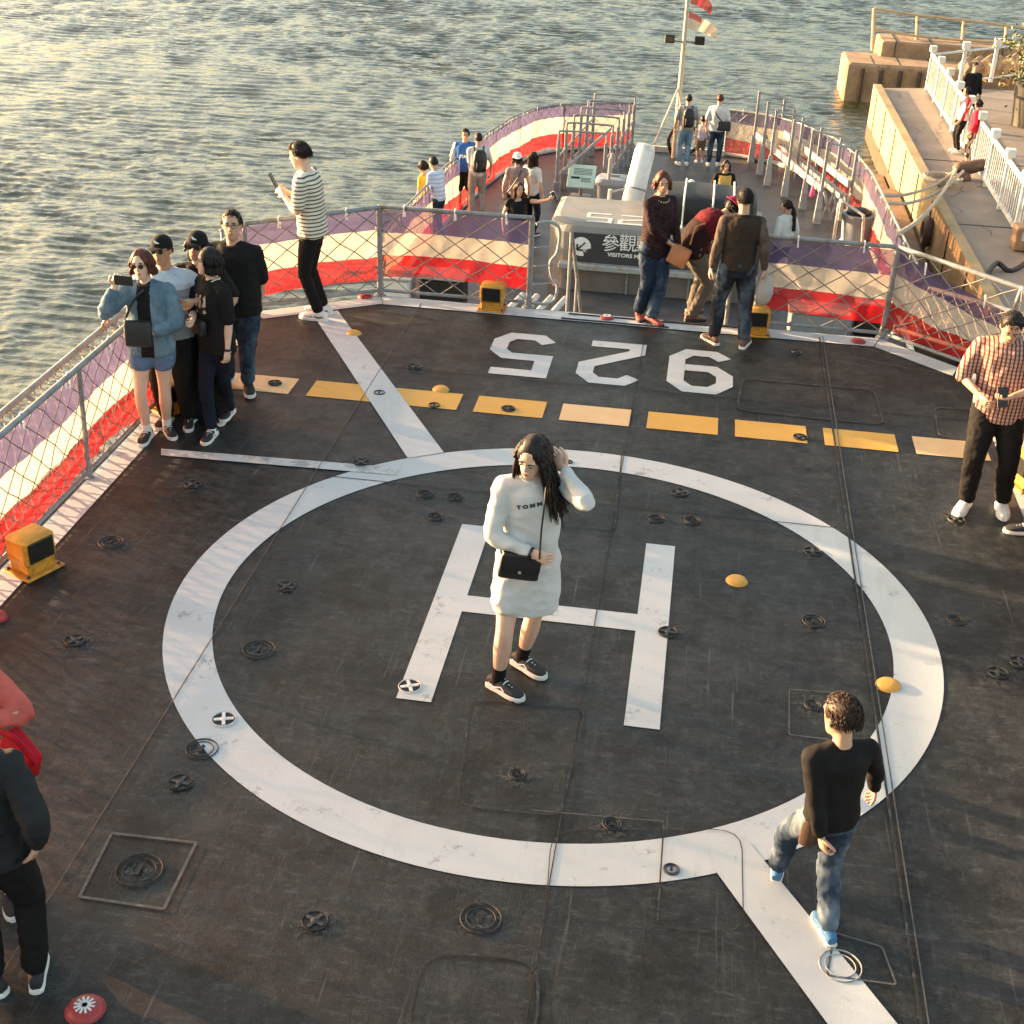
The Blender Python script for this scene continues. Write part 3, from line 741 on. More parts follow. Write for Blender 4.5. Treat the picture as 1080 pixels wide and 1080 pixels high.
# numbers 9 2 5 (painted to be read from aft, so upside down from here)
def glyph(ch, px0, px1, pyt0, pyb0):
    a = G(px0, (pyt0+pyb0)/2); b_ = G(px1, (pyt0+pyb0)/2); t = G((px0+px1)/2, pyt0); bo = G((px0+px1)/2, pyb0)
    W, H_ = abs(b_.x-a.x), abs(t.y-bo.y); c = ((a.x+b_.x)/2, (t.y+bo.y)/2); wd = W*.255
    u = {'5': [[(1, 1), (0, 1), (0, .57), (.78, .57), (1, .42), (1, .16), (.78, 0), (.22, 0), (0, .15)]],
         '2': [[(0, .85), (.22, 1), (.78, 1), (1, .84), (1, .60), (0, .18), (0, 0), (1, 0)]],
         '9': [[(0, .15), (.25, 0), (.75, 0), (1, .18), (1, .82), (.75, 1), (.25, 1), (0, .82), (0, .60), (.25, .43), (.835, .43)]]}[ch]
    q = MB()
    for line in u:
        pts = [(c[0]-((p[0]-.5)*(W-wd)), c[1]-((p[1]-.5)*(H_-wd))) for p in line]
        vs2, fs2 = stroke(pts, wd); q.add([(v.x, v.y, .004+.0012*(i % 2)*0) for i, v in enumerate(vs2)], fs2)
    q.build('number_marking', WPAINT, deck)
glyph('5', 514, 584, 352, 397); glyph('2', 610, 679, 361, 406); glyph('9', 704, 773, 370, 415)
# seams
def seam(pts, wd, m=SEAM, z=.010, name='deck_seam', closed=False):
    vs2, fs2 = stroke([G(*p) if len(p) == 2 else p for p in pts], wd, closed); q = MB(); q.add([(v.x, v.y, z) for v in vs2], fs2); return q.build(name, m, deck)
for x, wd, mm in ((-.386, .006, SEAM), (1.385, .014, SEAM), (-2.785, .005, SEAML)):
    q = MB(); q.box((x, 5.2, .0085), (wd, 16.3, .003)); q.build('deck_seam', mm, deck)
    if x > 1: q = MB(); q.box((x+.035, 5.2, .0085), (.007, 16.3, .003)); q.build('deck_seam', SEAML, deck)
for y, xa_, xb_ in ((9.22, -2.7, 1.3), (11.55, -2.7, 2.7)):
    q = MB(); q.box(((xa_+xb_)/2, y, .0085), (xb_-xa_, .006, .002)); q.build('deck_seam', SEAM, deck)
def rrect(cs_, r=.12):
    P4 = [G(*c) for c in cs_]; out = []
    for i in range(4):
        p, a, b_ = P4[i], P4[i-1], P4[(i+1) % 4]; da = (a-p).normalized()*r; db = (b_-p).normalized()*r
        for t in (0, .25, .5, .75, 1): out.append(p+da*(1-t)**2+db*t**2)
    return [(p.x, p.y, 0) for p in out]
for cs_, r, m_, wd in (([(497, 738), (618, 748), (590, 862), (482, 850)], .10, SEAM, .010), ([(582, 876), (782, 876), (784, 988), (575, 966)], .16, SEAM, .005),
                       ([(447, 1005), (568, 1013), (566, 1100), (425, 1100)], .16, SEAM, .014), ([(783, 400), (922, 412), (932, 449), (777, 433)], .12, SEAM, .022),
                       ([(985, 430), (1070, 436), (1076, 470), (990, 462)], .10, SEAM, .018), ([(585, 463), (657, 466), (648, 560), (560, 552)], .06, SEAM, .010),
                       ([(832, 728), (882, 732), (882, 782), (832, 776)], .02, SEAML, .008), ([(118, 880), (207, 890), (173, 960), (84, 947)], .01, SEAML, .016), ([(880, 985), (930, 1000), (945, 1040), (872, 1030)], .02, SEAML, .010)):
    seam(rrect(cs_, r), wd, m_, name='hatch_outline', closed=True)
seam([(700, 870), (693, 975)], .008, SEAM, .012); seam([(700, 868), (560, 856)], .006, SEAML, .012)
# tie-down fittings
DARK = mat('recess_black', (.006, .006, .006), .6, .3, 20, 0); RIM = mat('worn_fitting_rim', (.030, .030, .030), .6, .6, 40, .3, dirt=(.11, .095, .08), dscale=34)
RIMW = mat('painted_fitting_rim', (.62, .62, .60), .5, .2, 30, .3)
def cross_fit(px, py, r=.075, white=False):
    c = G(px, py); q = MB(); n = 24; rm = RIMW if white else RIM
    if not white: halo(c)
    q.tube([(c.x+math.cos(2*PI*i/n)*r, c.y+math.sin(2*PI*i/n)*r, .010) for i in range(n+1)], .007, 6, flat=.3)
    q.mi = 1; q.poly([(c.x+math.cos(2*PI*i/n)*r*.95, c.y+math.sin(2*PI*i/n)*r*.95) for i in range(n)], .0095); q.mi = 0
    a = rnd0.uniform(0, 1.5)
    for k in (0, PI/2): q.box((c.x, c.y, .013), (r*1.7, .020, .008), Matrix.Rotation(a+k, 3, 'Z'))
    q.ball((c.x, c.y, .014), (.022, .022, .010), n=10, m=4)
    q.build('tie_down_fitting', [rm, DARK], deck)
rnd0 = random.Random(5)
def wear_mat():
    m, nt, b = new_mat('scraped_halo'); b.inputs['Base Color'].default_value = (.075, .073, .068, 1); b.inputs['Roughness'].default_value = .7
    tc = nt.nodes.new('ShaderNodeTexCoord'); ln = N(nt, 'ShaderNodeVectorMath', operation='LENGTH'); L(nt, tc.outputs['Object'], ln.inputs[0])
    rd = ramp(nt, ln.outputs['Value'], .06, .19, (1, 1, 1), (0, 0, 0)); gm = N(nt, 'ShaderNodeNewGeometry'); n_ = N(nt, 'ShaderNodeTexNoise'); n_.inputs['Scale'].default_value = 24; n_.inputs['Detail'].default_value = 10; n_.inputs['Roughness'].default_value = .8; L(nt, gm.outputs['Position'], n_.inputs['Vector'])
    mu = N(nt, 'ShaderNodeMath', operation='MULTIPLY'); L(nt, rd, mu.inputs[0]); L(nt, ramp(nt, n_.outputs['Fac'], .46, .60), mu.inputs[1]); L(nt, mu.outputs[0], b.inputs['Alpha']); return m
WEAR = wear_mat()
def halo(c, r=.20):
    q = MB(); q.poly([(math.cos(2*PI*i/24)*r, math.sin(2*PI*i/24)*r) for i in range(24)], 0); q.build('wear_patch', WEAR, deck, loc=(c.x, c.y, .0032))
for p in ((79, 677), (203, 512), (302, 620), (190, 827), (332, 973), (704, 668), (857, 583), (717, 521), (1052, 711), (381, 489), (437, 388), (536, 432), (844, 462), (290, 405), (1008, 549), (838, 373), (1075, 700)): cross_fit(*p, r=.062)
for p in ((236, 760), (432, 725)): cross_fit(*p, r=.068, white=True)
def round_cover(px, py, r, slot=True, m_=None):
    c = G(px, py); q = MB(); n = 28
    if py > 500 or r > .06: halo(c, .20)
    for rr, tt in ((r, .0055), (r*.72, .004)):
        q.tube([(c.x+math.cos(2*PI*i/n)*rr, c.y+math.sin(2*PI*i/n)*rr, .009) for i in range(n+1)], tt, 6, flat=.6)
    if slot: q.mi = 1; q.box((c.x, c.y, .012), (r*.08+.01, r*.7, .006))
    q.build('round_deck_cover', [m_ or RIM, DARK], deck)
for p in ((117, 573, .085), (273, 686, .10), (147, 919, .115), (507, 970, .10), (448, 522, .06), (480, 525, .06), (459, 546, .06), (692, 548, .06), (730, 550, .06), (858, 656, .075), (213, 791, .09), (545, 818, .045), (645, 870, .05), (708, 918, .04), (600, 488, .03), (1008, 655, .06), (857, 745, .05), (458, 428, .05), (400, 415, .05)): round_cover(*p)
round_cover(886, 1020, .10, slot=False, m_=mat('half_painted_rim', (.30, .30, .30), .6, .5, 30, .3))
# domes and lamps on the deck
YEL = mat('yellow_marker_paint', (.62, .32, .05), .5, .15, 12, .2, dirt=(.45, .2, .05), dscale=30); REDM = mat('red_marker_paint', (.32, .03, .03), .4, .2, 20, .2)
def dome(px, py, r, h_, m_, name, label, cat, group, z=0, rays=False):
    c = G(px, py, z); e = MB(); n = 20; secs = []
    for t in range(6):
        a = PI/2*t/5; secs.append((V((0, 0, h_*math.sin(a)+.002)), V((max(.004, r*math.cos(a)**.7), 0, 0)), V((0, max(.004, r*math.cos(a)**.7), 0))))
    e.loft([(V((0, 0, 0)), V((r*1.06, 0, 0)), V((0, r*1.06, 0)))]+secs, n)
    if rays:
        e.mi = 1
        for k in range(6): a = PI*k/6; e.box((0, 0, h_*.9), (r*1.1, .010, .012), Matrix.Rotation(a, 3, 'Z'))
    o = e.build(name, [m_, RIMW], None, True, loc=c); tag(o, label, cat, group)
YG = 'yellow domed markers on the deck'; RG = 'red domed deck lamps'
dome(373, 352, .075, .03, YEL, 'deck_marker', 'yellow dome beside the white diagonal line near the striped-shirt man', 'deck marker', YG)
dome(465, 411, .075, .03, YEL, 'deck_marker', 'yellow dome touching the aft edge of a yellow dash near the white line', 'deck marker', YG)
dome(777, 613, .075, .03, YEL, 'deck_marker', 'yellow dome inside the white circle, right of the letter H', 'deck marker', YG)
dome(937, 723, .078, .03, YEL, 'deck_marker', 'yellow dome on the inner edge of the white circle', 'deck marker', YG)
dome(90, 1065, .085, .03, REDM, 'deck_lamp', 'red ribbed dome lamp at the bottom left of the deck', 'deck lamp', RG, rays=True)
dome(640, 336, .08, .035, REDM, 'deck_lamp', 'red dome lamp on the white aft border beside the woman in dark purple', 'deck lamp', RG, rays=True)
dome(905, 361, .08, .035, REDM, 'deck_lamp', 'red dome lamp on the white border near the right aft corner post', 'deck lamp', RG)
dome(385, 313.5, .08, .035, REDM, 'deck_lamp', 'red dome lamp on the white border near the left aft corner post', 'deck lamp', RG)
dome(-2, 652, .06, .05, REDM, 'deck_lamp', 'red dome lamp on the white left border at the edge of the photo', 'deck lamp', RG)
YBOX = mat('yellow_box_paint', (.55, .26, .03), .45, .25, 7, .3, dirt=(.22, .08, .02), dscale=9)
GLASSD = mat('dark_lens', (.02, .018, .015), .15, .1, 10, 0)
def deck_light(px, py, ang, label, k=1.0):
    c = G(px, py); e = empty('floodlight', c, label, 'deck floodlight', 'yellow floodlight boxes along the deck edge', rz=R_(ang))
    q = MB(); q.box((0, 0, .012), (.30*k, .26*k, .020), bev=.006); q.box((0, 0, .06), (.22*k, .18*k, .09), bev=.01); q.build('base', YBOX, e)
    q = MB(); q.box((0, 0, .19), (.25*k, .20*k, .19*k), bev=.02); h_ = q.build('housing', YBOX, e, True)
    q = MB(); q.box((0, -.105*k, .19), (.19*k, .018, .14*k), bev=.004); q.build('lens', GLASSD, h_)
    for sx in (-1, 1):
        for sy in (-1, 1): q = MB(); q.ball((sx*.12*k, sy*.10*k, .026), (.014, .014, .012), n=8, m=4); q.build('bolt', RIM, e)
deck_light(519, 326, 0, 'yellow floodlight box at the foot of the left aft rail')
deck_light(36, 600, 65, 'worn yellow floodlight box on the left white border', 1.05)
deck_light(835, 353, 8, 'yellow floodlight box standing on the aft border, right of the jacket man') if False else deck_light(796, 352, 5, 'yellow floodlight box partly hidden behind the man in the brown waistcoat')
deck_light(181, 432, 60, 'yellow floodlight box behind the legs of the denim jacket woman')
deck_light(1082, 512, -70, 'yellow floodlight box on the right border behind the man in checked shirt')

# ---------------------------------------------------------------- rails, nets, bunting
NETM = mat('net_rope', (.21, .19, .17), .8, .2, 30, 0); NETL = mat('pale_net_rope', (.42, .38, .33), .8, .2, 30, 0)
def resample(path, step):
    pts = [V(p) for p in path]; out = [pts[0].copy()]; Ls = [0]
    for a, b_ in zip(pts, pts[1:]): Ls.append(Ls[-1]+(b_-a).length)
    n = max(1, int(round(Ls[-1]/step))); res = []
    for i in range(n+1):
        s_ = Ls[-1]*i/n; j = 0
        while j < len(Ls)-2 and Ls[j+1] < s_: j += 1
        t = (s_-Ls[j])/(Ls[j+1]-Ls[j]); res.append(pts[j].lerp(pts[j+1], t))
    return res, Ls[-1]
def along(path, s_):
    pts = path; acc = 0
    for a, b_ in zip(pts, pts[1:]):
        l = (b_-a).length
        if s_ <= acc+l+1e-6: return a.lerp(b_, (s_-acc)/l)
        acc += l
    return pts[-1].copy()
def fence(name, base, top, label, group, dw_=.32, dh=.22, rt_=.024, posts=None, netr=.006, netm=NETM, bottom=True, toprail=True, postr=.024, cat='railing', zb=.06, net=True, sag=.02):
    """base/top: matching polylines (Vectors)"""
    base = [V(p) for p in base]; top = [V(p) for p in top]
    Lb = sum((b_-a).length for a, b_ in zip(base, base[1:])); Ht = (top[0]-base[0]).length
    Lt = sum((b_-a).length for a, b_ in zip(top, top[1:]))
    e = empty(name, base[0], label, cat, group); off = -base[0]
    P_ = lambda s_, t: along(base, s_*Lb).lerp(along(top, s_*Lt), t)+off
    if toprail: q = MB(); q.tube([p+off for p in top], rt_, 10, True); q.build('top_rail', METAL, e, True)
    if bottom: q = MB(); q.tube([p+off+V((0, 0, zb)) for p in base], rt_*.8, 8, True); q.build('bottom_rail', METAL, e, True)
    posts = posts if posts is not None else [0, 1]
    for s_ in posts:
        q = MB(); a, b_ = P_(s_, 0), P_(s_, 1); q.tube([a, b_], postr, 10); q.tube([a, a+V((0, 0, .015))], postr*2.2, 10); q.tube([a+V((0, 0, .03)), a+V((0, 0, .10))], postr*1.45, 10); q.build('post', METAL, e, True)
    if net:
        q = MB(); n = max(2, int(round(Lb/dw_))); cell = 1/n; rows = max(2, int(round(Ht*.94/dh))); t0 = .06
        segs = []
        for d in (1, -1):
            for i in range(-rows, n+rows):
                pts = []
                for k in range(rows*2+1):
                    t = k/(rows*2); s_ = (i+.5*(0)+d*(k/2) + (0 if d > 0 else 0))*cell
                    if -1e-6 <= s_ <= 1+1e-6:
                        pp = P_(min(1, max(0, s_)), t0+(1-t0)*t)
                        jit = V((rnd0.uniform(-1, 1), rnd0.uniform(-1, 1), rnd0.uniform(-1, 1)))*sag*.5*(1 if 0 < t < 1 else 0); pts.append((k, pp+jit))
                segs.append(pts)
        for pts in segs:
            if len(pts) > 1: q.tube([p for _, p in pts], netr, 4)
        q.build('net', netm, e)
    return e
def bunting_mats():
    out = []
    for nm, col in (('blue_bunting_cloth', (.080, .072, .17)), ('white_bunting_cloth', (.56, .50, .42)), ('red_bunting_cloth', (.42, .010, .014))):
        m, nt, b = new_mat(nm); c = ramp(nt, tex(nt, 1.6, 5, .6), .3, .7, tuple(x*.8 for x in col), tuple(min(1, x*1.12) for x in col)); L(nt, c, b.inputs['Base Color'])
        b.inputs['Roughness'].default_value = .75; bump(nt, b, tex(nt, 5, 5, .6, stretch=(1, 1, .5)), .9, .06)
        t = N(nt, 'ShaderNodeBsdfTranslucent'); L(nt, mixc(nt, .0, c, c), t.inputs[0]); mx = N(nt, 'ShaderNodeMixShader'); mx.inputs[0].default_value = .52
        L(nt, b.outputs[0], mx.inputs[1]); L(nt, t.outputs[0], mx.inputs[2]); tp_ = N(nt, 'ShaderNodeBsdfTransparent'); tp_.inputs[0].default_value = (1, .72, .62, 1); m2_ = N(nt, 'ShaderNodeMixShader'); m2_.inputs[0].default_value = .28
        L(nt, mx.outputs[0], m2_.inputs[1]); L(nt, tp_.outputs[0], m2_.inputs[2]); L(nt, m2_.outputs[0], nt.nodes['Material Output'].inputs[0]); out.append(m)
    return out
BM = bunting_mats()
def bunting(base, top, label, t0=.20, t1=.97, off=.03, step=.045, seed=0, wav=.040, splits=(.26, .64), slump=.06, folds=1.0):
    base = [V(p) for p in base]; top = [V(p) for p in top]
    Lb = sum((b_-a).length for a, b_ in zip(base, base[1:])); Lt = sum((b_-a).length for a, b_ in zip(top, top[1:]))
    n = max(8, int(Lb/step)); rows = 18; q = MB(); vs_ = []; b0 = base[0]
    for i in range(n+1):
        s_ = i/n; a, b_ = along(base, s_*Lb), along(top, s_*Lt); dn = along(base, min(1, s_+.01)*Lb)-along(base, max(0, s_-.01)*Lb); nr = V((dn.y, -dn.x, 0)).normalized()
        sagv = slump*(.5+.5*math.sin(s_*Lb*2.9+seed))+slump*.5*noise.noise(V((s_*Lb*1.3, seed, 0)))
        for k in range(rows+1):
            t = k/rows; zt = t1-(t1-t0)*t; zt -= sagv*(.3+.7*t)
            p = a.lerp(b_, zt)
            wv = wav*(noise.noise(V((s_*Lb*2.2, t*1.5, seed)))*1.1+.6*noise.noise(V((s_*Lb*6*folds+t*2.5, t*2, seed+5)))+.35*(1-2*abs(noise.noise(V((s_*Lb*9+t*5, t*7-s_*Lb*3, seed+9))))))
            vs_.append(p+nr*(off+wv*(.3+t))-b0)
    R1 = rows+1
    for i in range(n):
        for k in range(rows):
            q.mi = 0 if (k+.5)/rows < splits[0] else (1 if (k+.5)/rows < splits[1] else 2)
            q.f.append((i*R1+k, (i+1)*R1+k, (i+1)*R1+k+1, i*R1+k+1)); q.m.append(q.mi)
    q.v = [tuple(v) for v in vs_]
    o = q.build('bunting', BM, None, loc=b0); o.data.polygons.foreach_set('use_smooth', [True]*len(o.data.polygons)); tag(o, label, 'bunting', 'blue, white and red cloth bunting on the ship rails')
    k = int(Lb/.75)
    for i in range(k+1):
        p = along(top, Lt*(i+.5)/(k+1))-b0
        if (p+b0).y < 4.5: continue
        q = MB(); q.tube([p+V((.0, -.035, -.08)), p+V((0, -.03, .02)), p+V((0, 0, .035)), p+V((0, .03, .01)), p+V((.01, .0, -.09))], .007, 5); q.build('tie', WHITEP, o)
RGp = 'net-covered railings round the flight deck'
H0 = V((0, 0, .93)); c1 = V((-4.45, 12.66, 0)); c2 = V((-3.27, 13.50, 0)); c3 = V((-1.66, 13.52, 0))
l0 = V((XL+.04, -2.8, 0)); lt = V((.10, 0, .93))
def seg2(a, b_, k=2): return [a.lerp(b_, i/(k-1)) for i in range(k)]
fence('railing', [l0, c1], [l0+lt, c1+V((0, 0, .93))], 'long netted railing down the left side of the flight deck', RGp, .24, .21, netr=.0048, posts=[i/8 for i in range(9)], postr=.02)
fence('railing', [c1, c2], [c1+H0, c2+V((0, 0, .96))], 'short slanting netted railing behind the man in the striped shirt', RGp, .30, .22, posts=[0])
fence('railing', [c2, c3], [c2+V((0, 0, .97)), c3+V((0, 0, .97))], 'netted railing across the aft edge, left of the ladder opening', RGp, .32, .24, posts=[0, 1], postr=.03)
r0, r1, r2, r3 = V((.72, 13.52, 0)), V((2.03, 13.50, 0)), V((2.98, 12.66, 0)), V((XR-.02, 12.5, 0))
fence('railing', [r0, r1], [r0+V((0, 0, .97)), r1+V((0, 0, .97))], 'netted railing across the aft edge, right of the ladder opening', RGp, .30, .22, posts=[0, 1], postr=.03)
fence('railing', [r1, r2], [r1+V((0, 0, .97)), r2+V((.10, -.05, .93))], 'slanting netted railing at the right aft corner', RGp, .30, .22, posts=[1])
fence('railing', [r2, V((XR-.02, -2.8, 0))], [r2+V((.10, -.05, .93)), V((XR+.08, -2.8, .93))], 'long netted railing down the right side of the flight deck', RGp, .25, .22, posts=[i/8 for i in range(1, 9)])
bunting([l0, c1], [l0+lt, c1+H0], 'sunlit bunting hanging along the left side railing', off=-.035, seed=1, t0=.10, t1=.96, wav=.038, splits=(.32, .66), folds=.8)
bunting([c1, c2], [c1+H0, c2+V((0, 0, .96))], 'bunting on the slanting rail behind the striped-shirt man', off=-.04, seed=2, t0=.20)
bunting([c2, c3], [c2+V((0, 0, .97)), c3+V((0, 0, .97))], 'bunting on the aft railing left of the ladder opening', off=-.035, seed=3, t0=.24, splits=(.32, .68))
bunting([r0, r1], [r0+V((0, 0, .97)), r1+V((0, 0, .97))], 'bunting on the aft railing right of the waistcoat man', off=-.035, seed=4, t0=.20, splits=(.32, .68))
bunting([r1, r2], [r1+V((0, 0, .93)), r2+V((.10, -.05, .66))], 'sagging bunting on the slanting right corner railing', off=-.04, seed=5, t0=.14, wav=.07, slump=.08)
bunting([r2, V((XR-.02, 5, 0))], [r2+V((.10, -.05, .70)), V((XR+.08, 5, .93))], 'bunting along the right side railing behind the checked-shirt man', off=-.03, seed=6, t0=.12)
# outboard safety net frames
OG = 'safety net frames folded outboard of the deck edge'
def outer(a, b_, out, z, label, k=.13):
    base = [a+out*.12+V((0, 0, -.05)), b_+out*.12+V((0, 0, -.05))]; top = [a+out+V((0, 0, z)), b_+out+V((0, 0, z))]
    fence('safety_net', base, top, label, OG, k, k, rt_=.028, posts=[i/max(1, int((b_-a).length/1.6)) for i in range(int((b_-a).length/1.6)+1)], netm=NETL, netr=.006, postr=.018, cat='safety net')
outer(V((XL, -2.5, 0)), V((XL, 12.7, 0)), V((-.62, 0, 0)), .42, 'pale safety net frame outboard of the left railing')
outer(V((XL-.3, 13.1, 0)), V((-3.35, 13.9, 0)), V((-.20, .62, 0)), .50, 'pale safety net frame outboard of the left aft corner')
outer(V((2.15, 13.75, 0)), V((XR+.25, 12.9, 0)), V((.42, .60, 0)), .30, 'pale safety net frame outboard of the right aft corner')
outer(V((XR, 12.6, 0)), V((XR, -2.5, 0)), V((.62, 0, 0)), .42, 'pale safety net frame outboard of the right railing')
# chain gate loops either side of the ladder opening
def gate(px0, label, X):
    e = empty('ladder_gate', (X, 13.55, 0), label, 'gate'); q = MB()
    pts = [(0, 0, .90), (.10, .05, .92), (.20, .10, .88), (.24, .12, .78), (.22, .11, .58), (.16, .08, .48), (.18, .09, .32), (.24, .12, .22), (.22, .11, .06), (.12, .06, .02), (0, 0, .05)]
    q.tube(smoothpath(pts, 4), .018, 8); q.build('gate_frame', LMETAL, e, True)
    q = MB()
    for z in (.25, .45, .65): q.tube([(0, 0, z), (.20, .10, z)], .007, 5)
    q.build('gate_bar', LMETAL, e)
gate(0, 'bent tubular gate beside the left rail of the ladder opening', -1.62)
q = MB(); e = empty('ladder_handrail', (-1.28, 13.9, -.4), 'grey tubular handrail of the ladder below the opening', 'handrail')
q.tube([(0, 0, 1.15), (0, .3, .9), (.02, 1.6, -.3), (.02, 2.2, -1.0)], .02, 8); q.tube([(0, .02, 1.15), (0, .02, .0)], .02, 8); q.tube([(.01, .9, .35), (.01, .9, -.5)], .016, 8); q.build('rail', METAL, e, True)
q = MB(); q.tube([(1.72, 0, 1.15), (1.72, .3, .9), (1.72, 1.6, -.3), (1.72, 2.2, -1.0)], .02, 8); q.tube([(1.72, .02, 1.15), (1.72, .02, 0)], .02, 8); q.build('rail', METAL, e, True)

# ---------------------------------------------------------------- lower deck and hull
left = [(-4.88, 12.5), (-4.87, 20), (-4.86, 22.04), (-4.74, 24.78), (-4.46, 27.6), (-4.16, 29.4), (-3.85, 30.45), (-3.31, 31.1), (-2.68, 31.45), (-1.67, 31.85)]
right = [(.51, 31.85), (1.18, 31.62), (1.60, 31.35), (2.08, 30.85), (2.75, 29.6), (3.14, 28.06), (3.30, 26.63), (3.42, 23.02), (3.50, 21.0), (3.52, 12.5)]
outl = left+right
LDECK = mat('lower_deck_paint', (.050, .056, .062), .5, .35, 2.5, .25, dirt=(.070, .062, .056), dscale=1.2)
HULL = mat('grey_hull_paint', (.20, .22, .23), .5, .15, 1.5, .15, dirt=(.16, .12, .09), dscale=1.0)
CURB = mat('pale_waterway_bar', (.55, .50, .44), .5, .2, 4, .2, dirt=(.3, .2, .14), dscale=4)
q = MB(); q.poly([(p[0], p[1]) for p in reversed(outl)], LZ-.02, .02); tag(q.build('lower_deck', LDECK), kind='structure')
q = MB(); q.poly([(p[0], p[1]) for p in reversed(outl)], -5.5, 5.5+LZ-.022)
q.box((-.75, 4.8, -2.9), (8.2, 16.4, 5.0)); o = q.build('ship_hull', HULL); tag(o, 'grey steel hull and stern of the warship under the decks', 'warship')
q = MB(); q.tube([(p[0]*.985, p[1], LZ+.05) for p in left], .05, 8); q.build('waterway_bar', CURB, o)
q = MB(); q.tube([(p[0]*.985, p[1], LZ+.05) for p in right], .05, 8); q.build('waterway_bar', CURB, o)
q = MB(); q.box((-.58, 31.80, LZ+.06), (2.2, .10, .12)); q.build('waterway_bar', CURB, o)
def v3(p, z): return V((p[0], p[1], z))
SG = 'railings round the lower stern deck'
def stern(pts, label, blabel, seed, posts, wav=.05):
    b_ = [v3((p[0]*.99, p[1]), LZ) for p in pts]; t = [v3(p, LZ+1.05) for p in pts]
    fence('railing', b_, t, label, SG, .26, .26, posts=posts, netr=.006, netm=NETL, rt_=.02, postr=.02, bottom=False)
    bunting([v3((p[0]*.98, p[1]), LZ) for p in pts], [v3((p[0]*.98, p[1]), LZ+1.05) for p in pts], blabel, off=.0, seed=seed, t0=.12, t1=1.0, wav=wav, splits=(.30, .64), step=.12)
stern(left[1:], 'curved railing along the left side of the lower stern deck', 'sunlit bunting curving along the left side of the lower stern deck', 11, [0, .12, .25, .38, .5, .62, .74, .87, 1])
stern(right[:6], 'curved railing at the right of the stern opening', 'shaded bunting on the right of the stern opening', 12, [0, .2, .4, .6, .8, 1])
stern(right[5:9], 'railing down the right side of the lower deck beside the pier', 'faded bunting down the right side of the lower deck beside the pier', 13, [0, .33, .66, 1], .09)
q = MB(); q.tube([(-1.67, 31.9, LZ+1.0), (-.6, 31.95, LZ+.93), (.51, 31.9, LZ+1.0)], .008, 5); q.tube([(-1.67, 31.9, LZ+.55), (-.6, 31.95, LZ+.48), (.51, 31.9, LZ+.55)], .008, 5); tag(q.build('guard_wire', METAL), 'two slack guard wires closing the gap at the stern', 'wire')

# casing with the visitor sign
BEI = mat('beige_casing_paint', (.20, .195, .185), .5, .12, 3, .15, dirt=(.28, .21, .16), dscale=2.2); BRN = mat('brown_casing_panel', (.13, .115, .105), .5, .2, 3, .2, dirt=(.2, .13, .09), dscale=2)
CY = 21.5
xl_ = A(592, 262, CY).x; xr_ = A(806, 262, CY).x; zt_ = A(640, 238, CY).z; zs1 = A(640, 247, CY).z; zs0 = A(640, 277, CY).z
e = empty('winch_casing', ((xl_+xr_)/2, CY, LZ), 'long beige steel casing with rounded end behind the ladder opening', 'casing'); ox = (xl_+xr_)/2
wd_ = xr_-xl_; hz = zt_-LZ; q = MB()
prof = [(-.0, hz-.18), (.03, hz-.06), (.12, hz), (1.9, hz+.02), (2.3, hz-.25), (2.4, 0), (0, 0)]
pl = []
N_ = 10
for i in range(N_+1):                       # rounded left end
    a = PI/2*i/N_; pl.append((-wd_/2-.25+.45*(1-math.sin(a)), .45*(1-math.cos(a))))
plan = [(-wd_/2+.2, 0)]+[(-wd_/2-.25+.45-.45*math.sin(PI/2*i/8), .45-.45*math.cos(PI/2*i/8)) for i in range(1, 9)]+[(-wd_/2-.25, 1.75), (wd_/2, 1.75), (wd_/2, 0)]
vsx = []; lv = [(0, 0), (hz-.16, 0), (hz-.05, .04), (hz, .14)]
for z, ins in lv:
    for x, y in plan: vsx.append((x+(ins if x < 0 else -ins), y+ins if y < 1 else y-ins, z))
n_ = len(plan); fs_ = [tuple(range(3*n_, 4*n_))[::-1]]+[((k+1)*n_+i, (k+1)*n_+(i+1) % n_, k*n_+(i+1) % n_, k*n_+i) for k in range(3) for i in range(n_)]
q.add(vsx, [f[::-1] for f in fs_]); q.build('shell', BEI, e, False)
q = MB(); q.box((.1, -.03, (zs1+zs0)/2-LZ), (wd_-.1, .03, (zs1-zs0))); sg = q.build('sign_board', mat('charcoal_sign_board', (.035, .035, .04), .5, .1, 4, .05), e)
q = MB(); q.box((0, -.09, zs0-LZ-.06), (wd_+.05, .18, .10), bev=.015); q.build('ledge', LMETAL, e)
q = MB(); q.box((.05, -.012, (zs0-LZ-.12)/2), (wd_-.1, .03, zs0-LZ-.14)); pn_ = q.build('lower_panel', BRN, e)
q = MB()
for t in (.0, .33, .66, 1): q = MB(); q.box((-wd_/2+.1+t*(wd_-.2), -.04, (zs0-LZ-.12)/2), (.03, .04, zs0-LZ-.14)); q.build('panel_rib', METAL, e)
def sign_text(txt, px, py, hpx, parent, name, y=-.05, bold=.01, sx=1.0):
    p = A(px, py, CY+y); p1 = A(px, py+hpx, CY+y); sz = abs(p.z-p1.z)*1.25; vs2, fs2 = text_mb(txt, sz, bold*sz)
    q = MB(); q.add([((v[0]*sx)+p.x-ox, y, v[1]+p.z-LZ) for v in vs2], fs2); q.build(name, WHITEP, parent)
for px_, ch_ in ((644, '參'), (662, '觀')): sign_text(ch_, px_, 258, 15, e, 'sign_lettering', bold=.004)
for px_, ch_ in ((680, '動'), (698, '線')): sign_text(ch_, px_, 259, 15, e, 'sign_lettering', bold=.004)
sign_text('VISITORS MOVEMENT', 672, 271, 4.5, e, 'sign_lettering', sx=1.12, bold=.03)
